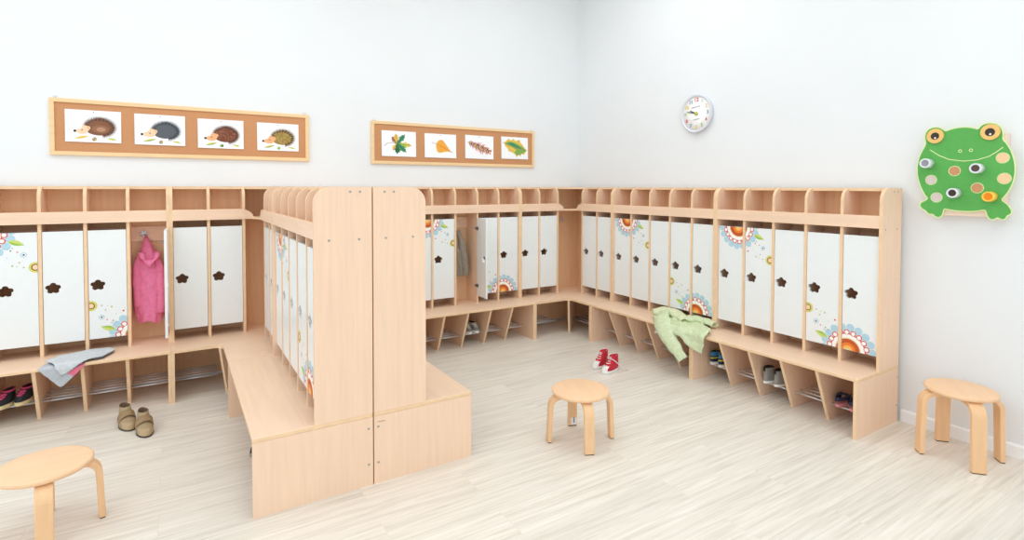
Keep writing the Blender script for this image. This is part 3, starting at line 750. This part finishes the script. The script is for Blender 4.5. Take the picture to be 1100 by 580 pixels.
# ------------------------------------------------------------------ pin boards and pictures
def pinboard(x0, x1, z0, z1, label):
    root = empty('pin_board', ((x0+x1)/2, WY, z0), 0, label, 'pin board', 'framed cork boards')
    ox, oz = (x0+x1)/2, z0
    f = 0.026; d = 0.022
    hw = (x1-x0)/2; hh = z1-z0
    MB().box(-hw+f*0.8, hw-f*0.8, -0.012, -0.001, f*0.8, hh-f*0.8, 'cork').build('cork_panel', root)
    MB().box(-hw, hw, -d, 0, hh-f, hh, 'pine').build('frame_rail', root, bevel=0.002)
    MB().box(-hw, hw, -d, 0, 0, f, 'pine').build('frame_rail', root, bevel=0.002)
    MB().box(-hw, -hw+f, -d, 0, f, hh-f, 'pine').build('frame_stile', root, bevel=0.002)
    MB().box(hw-f, hw, -d, 0, f, hh-f, 'pine').build('frame_stile', root, bevel=0.002)
    for s in (-1, 1):
        MB().tube([(s*(hw-0.03), -0.004, hh-0.002), (s*(hw-0.03)-0.01, -0.004, hh+0.014), (s*(hw-0.03), -0.004, hh+0.020), (s*(hw-0.03)+0.01, -0.004, hh+0.014), (s*(hw-0.03), -0.004, hh-0.002)], 0.0018, 'steel', 6).build('hanger', root)
    return root
pinboard(-4.358, -2.752, 1.604, 1.975, 'cork board with four hedgehog pictures on the back wall')
pinboard(-2.243, -0.566, 1.599, 1.967, 'cork board with four autumn leaf pictures on the back wall')
class Pic:
    """picture sheet: local coords in units of the sheet, (0,0) top-left, x right, y down"""
    def __init__(s, x0, z0, w=0.300, h=0.213):
        s.mb = MB(); s.w, s.h = w, h; s.lay = 0; s.x0 = x0; s.z0 = z0
        n = 10
        R = []
        for i in range(n+1):
            u = i/n
            bow = 0.004*math.sin(PI*u)
            R.append([(u*w, -0.002-bow*0, -0.0), (u*w, -0.0015-0.004*(1.0-0.2*math.sin(PI*u)), -h)])
        for off in (0, 0.0006):
            pass
        a = [p[0] for p in R]+[p[1] for p in R][::-1]
        # thin sheet, lower edge standing slightly off the board
        s.tilt = 0.006
        s.mb.add([(0, 0, 0), (w, 0, 0), (w, -s.tilt, -h), (0, -s.tilt, -h), (0, -0.0008, 0), (w, -0.0008, 0), (w, -s.tilt-0.0008, -h), (0, -s.tilt-0.0008, -h)], [[3, 2, 1, 0], [4, 5, 6, 7], [0, 1, 5, 4], [1, 2, 6, 5], [2, 3, 7, 6], [3, 0, 4, 7]], 'paper')
        s.pm = MB()
    def poly(s, pts, m, lay):
        s.pm.add([(x*s.w, -0.0009-s.tilt*y-0.00018*lay, -y*s.h) for x, y in pts], [list(range(len(pts)))], m)
    def line(s, pts, wd, m, lay):
        for a, b in zip(pts, pts[1:]):
            d = Vector((b[0]-a[0], (b[1]-a[1])*0.71)); 
            if d.length < 1e-6: continue
            d.normalize(); nx, ny = -d.y*wd, d.x*wd/0.71
            s.poly([(a[0]+nx, a[1]+ny), (b[0]+nx, b[1]+ny), (b[0]-nx, b[1]-ny), (a[0]-nx, a[1]-ny)], m, lay)
    def build(s, label, group, pin=True, tiltdeg=0):
        root = empty('picture_sheet', (s.x0, WY-0.0125, s.z0), 0, label, 'picture', group)
        root.rotation_euler = (0, math.radians(tiltdeg), 0)
        s.mb.build('paper_sheet', root)
        o = s.pm.build('printed_drawing', root)
        if pin:
            mb = MB(); prof = [(0.0, 0), (0.0035, 0.0), (0.0035, 0.003), (0.0025, 0.006), (0, 0.006)]
            R = [[(0.5*s.w+r*math.cos(2*PI*k/10), -0.001-z, -0.012+r*math.sin(2*PI*k/10)) for k in range(10)] for r, z in prof]
            mb.rings(R, 'text_grey', cap0=True, cap1=True).build('push_pin', root)
        return root
def hedgehog(p, body, quill, light, face, longface=0.0, mottle=None):
    rnd = random.Random(hash(body) % 1000 if False else len(body)*7)
    cx, cy, rx, ry = 0.60, 0.53, 0.245, 0.25
    for row, (f, lay) in enumerate(((1.0, 1), (0.86, 3))):
        for k in range(46):
            a = math.radians(-185+k*4.6*1.25)
            a2 = a+0.10
            bx, by = cx+rx*f*math.cos(a), cy+ry*f*math.sin(a)
            tx, ty = cx+(rx+0.085)*f*math.cos(a2)+0.014, cy+(ry+0.125)*f*math.sin(a2)-0.012
            px, py = -math.sin(a)*0.014, math.cos(a)*0.019
            p.poly([(bx-px, by-py), (tx, ty), (bx+px, by+py)], quill if k % 3 else body, lay)
    blob = []
    for k in range(48):
        a = 2*PI*k/48
        x = cx+rx*math.cos(a); y = cy+ry*math.sin(a)
        if math.cos(a) < 0: x += 0.02*math.sin(a); y += 0.05*(-math.cos(a))**2
        blob.append((x, y))
    p.poly(blob, body, 2)
    if mottle:
        for k in range(60):
            a = rnd.uniform(0, 2*PI); r = math.sqrt(rnd.uniform(0, 0.8))
            x, y = cx+rx*r*math.cos(a), cy+ry*r*math.sin(a)
            p.poly([(x-0.012, y), (x+0.02, y-0.035), (x+0.016, y+0.012)], mottle, 4)
    else:
        p.poly(circle(cx+0.02, cy+0.05, 0.15, 28, 0.12), light if body != 'hog_brown' else 'hog_mid', 4)
        p.poly(circle(cx+0.03, cy+0.06, 0.08, 24, 0.07), body if light == body else 'hog_light' if body == 'hog_brown' else light, 5)
    nx = 0.17-longface; ny = 0.66
    p.poly([(nx, ny-0.025), (nx+0.10, 0.575), (0.31, 0.46), (0.40, 0.50), (0.42, 0.62), (0.36, 0.74), (0.26, 0.75), (nx+0.02, ny+0.04)], face, 5)
    p.poly(circle(0.405, 0.555, 0.038, 16, 0.055), face, 6); p.poly(circle(0.405, 0.56, 0.022, 14, 0.034), 'skin_orange', 7)
    p.poly(circle(nx, ny, 0.026, 14, 0.038), 'black', 7)
    p.poly(circle(0.295, 0.62, 0.013, 12, 0.019), 'black', 7)
    def lf(x0, y0, x1, y1, w_, m1, m2):
        d = Vector((x1-x0, y1-y0)); n_ = Vector((-d.y, d.x)).normalized()*w_
        up = [(x0+d.x*t+n_.x*math.sin(PI*t), y0+d.y*t+n_.y*math.sin(PI*t)) for t in [i/8 for i in range(9)]]
        dn = [(x0+d.x*t-n_.x*math.sin(PI*t), y0+d.y*t-n_.y*math.sin(PI*t)) for t in [i/8 for i in range(9)]]
        p.poly(up+dn[1:-1][::-1], m1, 1); p.poly(up, m2, 2)
    lf(0.15, 0.90, 0.42, 0.80, 0.036, 'leaf_yellow', 'leaf_mid' if body != 'hog_brown' else 'leaf_gold')
    lf(0.74, 0.86, 0.92, 0.91, 0.03, 'leafgreen', 'leaf_yellow')
    p.poly(circle(0.51, 0.90, 0.042, 16, 0.058), 'leaf_rust' if body in ('hog_brown', 'hog_grey') else 'leaf_mid', 3)
    p.poly(circle(0.53, 0.91, 0.022, 12, 0.03), 'leaf_dark' if body == 'hog_red' else 'leafgreen', 4); p.poly(circle(0.49, 0.88, 0.012, 10, 0.016), 'white', 4)
hogs = 'hedgehog pictures on the cork board'
p = Pic(-4.279, 1.907); hedgehog(p, 'hog_brown', 'hog_quill', 'hog_light', 'skin'); p.build('picture of a smooth brown hedgehog with pale round face', hogs)
p = Pic(-3.904, 1.904); hedgehog(p, 'hog_grey', 'hog_darkgrey', 'hog_grey', 'skin', 0.03); p.build('picture of a dark grey hedgehog', hogs)
p = Pic(-3.525, 1.896); hedgehog(p, 'hog_red', 'hog_quill', 'hog_red', 'skin_orange', 0.01, 'hog_mottle'); p.build('picture of a reddish-brown mottled hedgehog with orange face', hogs)
p = Pic(-3.131, 1.893); hedgehog(p, 'hog_olive', 'hog_quill', 'hog_olive', 'skin_orange', 0.03, 'hog_straw'); p.build('picture of a yellowish olive hedgehog', hogs)
leaves = 'leaf pictures on the cork board'
p = Pic(-2.153, 1.889, 0.314, 0.222)
def lobe(p, x, y, ang, ln, wd, m, lay, teeth=True, rib=None):
    c, s_ = math.cos(ang), math.sin(ang); a = 0.71
    prof = [(0, 0.25), (0.25, 0.6), (0.38, 0.5), (0.55, 1.0), (0.62, 0.62), (0.78, 0.66), (0.82, 0.32), (1.0, 0.0)] if teeth else [(0, 0.3), (0.3, 0.9), (0.6, 0.8), (1, 0)]
    L_ = [(t*ln, w_*wd) for t, w_ in prof]; L_ += [(t*ln, -w_*wd) for t, w_ in prof[::-1][1:]]
    p.poly([(x+(u*c-v*s_), y+(u*s_+v*c)/a) for u, v in L_], m, lay)
    if rib: p.line([(x, y), (x+ln*0.9*c, y+ln*0.9*s_/a)], 0.006, rib, lay+1)
for ang, ln, m, lay, rib in ((-100, 0.30, 'leaf_gold', 2, 'leaf_rust'), (-130, 0.26, 'leaf_rust', 1, 'brown'), (-50, 0.36, 'leaf_teal', 3, 'leaf_dark'), (5, 0.44, 'leaf_yellow', 2, 'leaf_dark'), (42, 0.36, 'leaf_teal', 4, 'leaf_dark'), (92, 0.30, 'leaf_dark', 3, 'leaf_teal'), (75, 0.26, 'leaf_mid', 2, None), (125, 0.24, 'leaf_gold', 1, 'leaf_rust'), (20, 0.30, 'leafgreen', 3, None)):
    lobe(p, 0.45, 0.50, math.radians(ang), ln, 0.085, m, lay, True, rib)
p.line([(0.45, 0.50), (0.30, 0.46), (0.16, 0.50), (0.07, 0.60)], 0.006, 'leaf_rust', 6)
p.build('picture of a green and yellow maple leaf', leaves, False)
p = Pic(-1.756, 1.885, 0.314, 0.218, )
def blobleaf(p, pts, m, lay): p.poly(pts, m, lay)
bl = [(0.36, 0.42), (0.42, 0.29), (0.50, 0.24), (0.58, 0.27), (0.64, 0.38), (0.72, 0.53), (0.80, 0.68), (0.88, 0.77), (0.78, 0.73), (0.66, 0.74), (0.54, 0.78), (0.44, 0.80), (0.38, 0.72), (0.35, 0.56)]
p.poly(bl, 'leaf_gold', 1)
cxm, cym = 0.53, 0.52
p.poly([(cxm+(x-cxm)*0.86, cym+(y-cym)*0.86-0.015) for x, y in bl], 'leaf_orange', 2)
p.line([(0.22, 0.37), (0.36, 0.42), (0.60, 0.58), (0.88, 0.77)], 0.005, 'rust', 3)
for t, dx, dy in ((0.42, 0.10, -0.12), (0.52, 0.09, -0.10), (0.45, -0.03, 0.22), (0.58, 0.02, 0.17)):
    y_ = 0.42+(t-0.36)*0.66; p.line([(t, y_), (t+dx, y_+dy)], 0.003, 'leaf_yellow', 3)
p.build('picture of a single orange birch leaf', leaves)
p = Pic(-1.347, 1.892, 0.306, 0.221)
rnd = random.Random(3)
for k in range(13):
    t = k/12; x = 0.14+0.72*t; y = 0.32+0.36*t
    for s_ in (-1, 1):
        ln = 0.10+0.09*math.sin(PI*t)+0.02*rnd.random()
        lobe(p, x, y, math.radians(27+s_*rnd.uniform(45, 70)), ln, 0.03, 'leaf_pale' if k % 2 else 'sandal_pink', 1, False)
        lobe(p, x, y, math.radians(27+s_*rnd.uniform(40, 60)), ln*0.6, 0.026, 'leaf_rust' if (k+s_) % 3 else 'brown', 2, False)
        if k % 3 == 0: lobe(p, x, y, math.radians(27-s_*rnd.uniform(20, 40)), ln*0.5, 0.02, 'leaf_gold', 3, False)
p.line([(0.08, 0.30), (0.50, 0.50), (0.84, 0.66)], 0.007, 'brown', 4)
p.build('picture of a feathery reddish-brown leaf', leaves, True, 0.6)
p = Pic(-0.953, 1.896, 0.311, 0.217)
ol = [(0.10, 0.27), (0.18, 0.19), (0.26, 0.08), (0.34, 0.15), (0.46, 0.08), (0.52, 0.18), (0.68, 0.10), (0.72, 0.24), (0.80, 0.34), (0.86, 0.46), (0.96, 0.58), (0.90, 0.68), (0.84, 0.80), (0.76, 0.74), (0.72, 0.86), (0.62, 0.80), (0.58, 0.92), (0.50, 0.78), (0.40, 0.70), (0.28, 0.66), (0.22, 0.52), (0.14, 0.42)]
p.poly(ol, 'leaf_gold', 1)
p.poly([(0.12, 0.30), (0.30, 0.20), (0.48, 0.24), (0.66, 0.34), (0.80, 0.44), (0.94, 0.58), (0.84, 0.70), (0.70, 0.78), (0.58, 0.84), (0.48, 0.70), (0.56, 0.58), (0.40, 0.46), (0.26, 0.40)], 'leaf_mid', 2)
p.poly([(0.20, 0.30), (0.40, 0.26), (0.62, 0.40), (0.78, 0.52), (0.60, 0.50), (0.36, 0.36)], 'leaf_teal', 3)
p.poly([(0.28, 0.42), (0.44, 0.50), (0.52, 0.58), (0.40, 0.58)], 'leaf_yellow', 3)
p.line([(0.04, 0.25), (0.12, 0.29), (0.50, 0.46), (0.94, 0.60)], 0.007, 'leaf_rust', 4)
p.build('picture of a lobed yellow-green oak leaf', leaves, False)

# ------------------------------------------------------------------ text helper
def text_geo(body, size):
    c = bpy.data.curves.new('numeral_text', 'FONT'); c.body = body; c.size = size; c.align_x = 'CENTER'; c.align_y = 'CENTER'; c.extrude = 0.0006; c.offset = size*0.018
    o = bpy.data.objects.new('numeral_text', c); COL.objects.link(o)
    dg = bpy.context.evaluated_depsgraph_get(); dg.update()
    me = bpy.data.meshes.new_from_object(o.evaluated_get(dg))
    v = [tuple(x.co) for x in me.vertices]; f = [list(q.vertices) for q in me.polygons]
    bpy.data.objects.remove(o); bpy.data.curves.remove(c); bpy.data.meshes.remove(me)
    return v, f
# ------------------------------------------------------------------ clock (faces -x): local X -> world -y, local Y -> +x
ck = empty('wall_clock', (WX, -1.552, 2.013), -PI/2, 'round white wall clock with multicoloured numerals', 'clock')
def disc_y(prof, m, n=48):
    R = [[(r*math.cos(2*PI*k/n), -d, r*math.sin(2*PI*k/n)) for k in range(n)] for r, d in prof]
    return MB().rings(R, m, cap0=True, cap1=True)
disc_y([(0.142, 0.0), (0.150, 0.006), (0.158, 0.030), (0.157, 0.036), (0.150, 0.038), (0.142, 0.032), (0.140, 0.024)], 'clock_rim').build('clock_case', ck)
disc_y([(0.141, 0.020), (0.141, 0.025), (0.0, 0.0252)], 'white').build('clock_face', ck)
cols = ['n_green', 'n_yellow', 'n_blue', 'n_red', 'n_green', 'n_yellow', 'n_blue', 'n_red', 'n_green', 'n_yellow', 'n_blue', 'n_red']
for h_ in range(1, 13):
    v, f = text_geo(str(h_), 0.040 if h_ != 12 else 0.046)
    a = math.radians(90-30*h_); r = 0.113
    mb = MB().add([(x+r*math.cos(a), -0.0262-z, y+r*math.sin(a)) for x, y, z in v], f, cols[h_-1])
    mb.build('numeral', ck)
mb = MB()
for z, x0, x1 in ((0.055, -0.045, 0.035), (-0.048, -0.035, 0.032)):
    q = x0; rnd = random.Random(int(z*1000))
    while q < x1:
        w_ = rnd.uniform(0.004, 0.008); hgt = rnd.uniform(0.006, 0.011)
        mb.box(q, q+w_*0.75, -0.0262, -0.0256, z-hgt/2+0.1*q, z+hgt/2+0.1*q, 'text_grey'); q += w_+0.0015
mb.build('dial_print', ck)
def hand(ang, ln, wd, d, m):
    a = math.radians(90-ang); c, s_ = math.cos(a), math.sin(a)
    pts = [(-0.02, -wd*0.6), (ln*0.8, -wd), (ln, 0), (ln*0.8, wd), (-0.02, wd*0.6)]
    return MB().prism([(u*c-v*s_, u*s_+v*c) for u, v in pts], 'y', -d, -d+0.0015, m)
hand(293, 0.075, 0.0045, 0.0275, 'black').build('hour_hand', ck)
hand(283, 0.105, 0.0028, 0.0295, 'black').build('minute_hand', ck)
disc_y([(0.016, 0.026), (0.016, 0.0305), (0.010, 0.033), (0, 0.033)], 'olive', 20).build('hub', ck)

# ------------------------------------------------------------------ frog wall toy
FROG = [(-3.1955, 1.6634), (-3.19, 1.6923), (-3.1963, 1.7202), (-3.2124, 1.7369), (-3.2342, 1.7428), (-3.2579, 1.7395), (-3.2768, 1.7267), (-3.2881, 1.7146), (-3.3135, 1.7256), (-3.3494, 1.7311), (-3.3846, 1.7301), (-3.4151, 1.7209), (-3.4323, 1.7129), (-3.4404, 1.7292), (-3.457, 1.7403), (-3.4818, 1.7431), (-3.5065, 1.7354), (-3.5254, 1.7171), (-3.5339, 1.6936), (-3.536, 1.6708), (-3.534, 1.6523), (-3.5528, 1.6284), (-3.5734, 1.5811), (-3.5846, 1.5296), (-3.5872, 1.4837), (-3.5819, 1.4379), (-3.5695, 1.397), (-3.5521, 1.3629), (-3.5334, 1.3398), (-3.5552, 1.3248), (-3.5756, 1.2945), (-3.5784, 1.2741), (-3.5684, 1.2634), (-3.5606, 1.26), (-3.5546, 1.2421), (-3.5412, 1.2362), (-3.5273, 1.2438), (-3.5208, 1.2477), (-3.5088, 1.2366), (-3.4924, 1.2358), (-3.4814, 1.2489), (-3.4751, 1.2698), (-3.4706, 1.2876), (-3.437, 1.2778), (-3.394, 1.274), (-3.3497, 1.2755), (-3.3088, 1.2817), (-3.2903, 1.2877), (-3.2862, 1.2619), (-3.2791, 1.2426), (-3.2633, 1.2351), (-3.2471, 1.241), (-3.2392, 1.2543), (-3.2249, 1.2514), (-3.2103, 1.2587), (-3.2023, 1.2732), (-3.1855, 1.2807), (-3.1733, 1.2998), (-3.1779, 1.3183), (-3.1944, 1.3268), (-3.2135, 1.3409), (-3.1966, 1.3611), (-3.1761, 1.4068), (-3.1612, 1.4587), (-3.1562, 1.5107), (-3.1612, 1.5623), (-3.1761, 1.6075), (-3.1958, 1.6463)]
FY, FZ = -3.37, 1.50
fg = empty('frog_wall_toy', (WX, FY, FZ), -PI/2, 'green frog-shaped wall play panel with round eyes and turning knobs', 'wall toy')
def fl(y, z): return (FY-y, z-FZ)      # world (y,z) -> local (x,z)
def smooth_poly(p, it=1):
    for _ in range(it):
        q = []
        for i in range(len(p)):
            a, b = p[i], p[(i+1) % len(p)]
            q.append((a[0]*0.75+b[0]*0.25, a[1]*0.75+b[1]*0.25)); q.append((a[0]*0.25+b[0]*0.75, a[1]*0.25+b[1]*0.75))
        p = q
    return p
outl = smooth_poly([fl(*q) for q in FROG], 1)
DF = 0.075      # front face of the panel, off the wall
def ngon_prism(poly, d0, d1_, m, edge):
    bm = bmesh.new()
    vs = [bm.verts.new((x, -d1_, z)) for x, z in poly]
    ed = [bm.edges.new((vs[i], vs[(i+1) % len(vs)])) for i in range(len(vs))]
    r = bmesh.ops.triangle_fill(bm, edges=ed, use_beauty=True)
    fs = [g_ for g_ in r['geom'] if isinstance(g_, bmesh.types.BMFace)]
    mb = MB()
    bm.verts.index_update()
    V = [tuple(v.co) for v in bm.verts]; F = [[v.index for v in f.verts] for f in fs]
    mb.add(V, F, m); mb.add([(x, -d0, z) for x, y, z in V], F, edge)
    n = len(poly)
    mb.add([(x, -d1_, z) for x, z in poly]+[(x, -d0, z) for x, z in poly], [[i, (i+1) % n, n+(i+1) % n, n+i] for i in range(n)], edge)
    bm.free()
    return mb
pm = ngon_prism(outl, DF-0.012, DF, 'frog_green', 'frog_rim')
# light routed edge line, mouth and nostrils cut into the face
def strip(pts, wd, d, m, closed=False):
    n = len(pts); V = []; F = []
    for i, p_ in enumerate(pts):
        a = pts[i-1] if (i > 0 or closed) else p_; b = pts[(i+1) % n] if (i < n-1 or closed) else p_
        t = Vector((b[0]-a[0], b[1]-a[1])).normalized()
        V += [(p_[0]-t.y*wd, -d, p_[1]+t.x*wd), (p_[0]+t.y*wd, -d, p_[1]-t.x*wd)]
    for i in range(n if closed else n-1):
        j = (i+1) % n; F.append([2*i, 2*i+1, 2*j+1, 2*j])
    pm.add(V, F, m)
cxo = sum(p_[0] for p_ in outl)/len(outl); czo = sum(p_[1] for p_ in outl)/len(outl)
strip(outl, 0.0028, DF+0.0006, 'frog_rim', True)
mouth = [(-3.2176, 1.6166), (-3.261, 1.5829), (-3.3078, 1.5585), (-3.3708, 1.5472), (-3.4314, 1.5512), (-3.4813, 1.5681), (-3.5136, 1.5915), (-3.5372, 1.6129)]
strip([fl(*q) for q in mouth], 0.0022, DF+0.0006, 'frog_rim')
for q in ((-3.3564, 1.6022), (-3.4037, 1.6039)):
    strip(circle(*fl(*q), 0.007, 16), 0.0018, DF+0.0006, 'frog_rim', True)
pm.build('frog_panel', fg)
def face_disc(c, r, d0, d1_, m, nm, parent=fg, n=32):
    R = [[(c[0]+rr*math.cos(2*PI*k/n), -d, c[1]+rr*math.sin(2*PI*k/n)) for k in range(n)] for rr, d in ((r, d0), (r, d1_-0.0015), (r-0.0015, d1_))]
    return MB().rings(R, m, cap0=True, cap1=True).build(nm, parent)
for (y, z, r, ri) in ((-3.2428, 1.6916, 0.0405, 0.020), (-3.4845, 1.6936, 0.0415, 0.021)):
    c = fl(y, z)
    e_ = face_disc(c, r, DF, DF+0.010, 'eye_tan', 'eye')
    face_disc(c, ri, DF+0.010, DF+0.012, 'eye_dark', 'pupil', e_)
    face_disc((c[0]+0.002, c[1]-0.011), 0.0055, DF+0.012, DF+0.013, 'white', 'eye_highlight', e_, 16)
for (y, z, r, m) in ((-3.536, 1.5572, 0.029, 'wood_disc'), (-3.5446, 1.4506, 0.030, 'wood_disc'), (-3.3336, 1.4949, 0.0285, 'wood_dark'), (-3.4345, 1.4018, 0.029, 'wood_dark'), (-3.2258, 1.4465, 0.029, 'disc_grey'), (-3.2535, 1.3484, 0.029, 'disc_grey')):
    c = fl(y, z)
    o = face_disc(c, r, DF, DF+0.001, 'frog_rim', 'spot')
    face_disc(c, r-0.004, DF+0.001, DF+0.002, m, 'spot_inlay', o)
for (y, z, m, mi_, mw) in ((-3.2144, 1.5397, 'tube_white', 'tube_grey', 0.8), (-3.4408, 1.5051, 'tube_white', 'tube_brown', 1), (-3.3432, 1.3741, 'tube_white', 'eye_dark', 0.9), (-3.4965, 1.3568, 'yellow_cap', 'orange_cap', 1)):
    c = fl(y, z); r = 0.0265; n = 32
    prof = [(r, DF), (r, DF+0.054), (r-0.002, DF+0.058), (r-0.006, DF+0.058), (r-0.008, DF+0.052)]
    R = [[(c[0]+rr*math.cos(2*PI*k/n), -d, c[1]+rr*math.sin(2*PI*k/n)) for k in range(n)] for rr, d in prof]
    o = MB().rings(R, m, cap0=True, cap1=True).build('knob', fg)
    face_disc(c, r-0.0085, DF+0.050, DF+0.0535, mi_, 'knob_cap', o)
MB().box(-0.165, 0.176, -(DF-0.012), -0.001, -0.252, 0.186, 'wood_pale').build('mounting_block', fg, bevel=0.004)

# ------------------------------------------------------------------ camera
CP_ = dict(cx=-3.677322, cy=-4.583619, cz=1.401103, yaw=0.5564673, pitch=-0.0277591, roll=0.0022472, f=583.58770, py=217.11322)
cam = bpy.data.cameras.new('camera'); co = bpy.data.objects.new('camera', cam); COL.objects.link(co)
yw, pt, ro = CP_['yaw'], CP_['pitch'], CP_['roll']
fwd = Vector((math.sin(yw)*math.cos(pt), math.cos(yw)*math.cos(pt), math.sin(pt)))
rt = Vector((math.cos(yw), -math.sin(yw), 0)); upv = rt.cross(fwd)
r2 = rt*math.cos(ro)+upv*math.sin(ro); u2 = -rt*math.sin(ro)+upv*math.cos(ro)
M = Matrix(((r2.x, u2.x, -fwd.x, CP_['cx']), (r2.y, u2.y, -fwd.y, CP_['cy']), (r2.z, u2.z, -fwd.z, CP_['cz']), (0, 0, 0, 1)))
co.matrix_world = M
cam.sensor_width = 36; cam.sensor_fit = 'HORIZONTAL'; cam.lens = CP_['f']/1100*36
cam.shift_y = (CP_['py']-290)/1100; cam.clip_start = 0.05
scene.camera = co

# ------------------------------------------------------------------ light
w = bpy.data.worlds.new('daylight'); scene.world = w; w.use_nodes = True
bg = w.node_tree.nodes['Background']; bg.inputs['Color'].default_value = (0.86, 0.96, 1.05, 1); bg.inputs['Strength'].default_value = 1.36
def area(name, loc, size, energy, color=(0.93, 0.98, 1.0), rot=(0, 0, 0)):
    l = bpy.data.lights.new(name, 'AREA'); l.shape = 'RECTANGLE'; l.size, l.size_y = size; l.energy = energy; l.color = color
    o = bpy.data.objects.new(name, l); COL.objects.link(o); o.location = loc; o.rotation_euler = rot
for i, (x, y) in enumerate(((-1.2, -1.6), (-3.4, -1.6), (-5.6, -1.6), (-1.2, -4.4), (-3.4, -4.4), (-5.6, -4.4))):
    area('ceiling_lamp', (x, y, 3.55), (1.3, 1.3), 16.5)
vs = scene.view_settings
scene.display_settings.display_device = 'sRGB'
vs.view_transform = 'Standard'; vs.look = 'None'; vs.exposure = 0.0; vs.gamma = 1.0; vs.use_curve_mapping = False
scene.cycles.max_bounces = 8; scene.cycles.diffuse_bounces = 6
scene.cycles.use_denoising = True
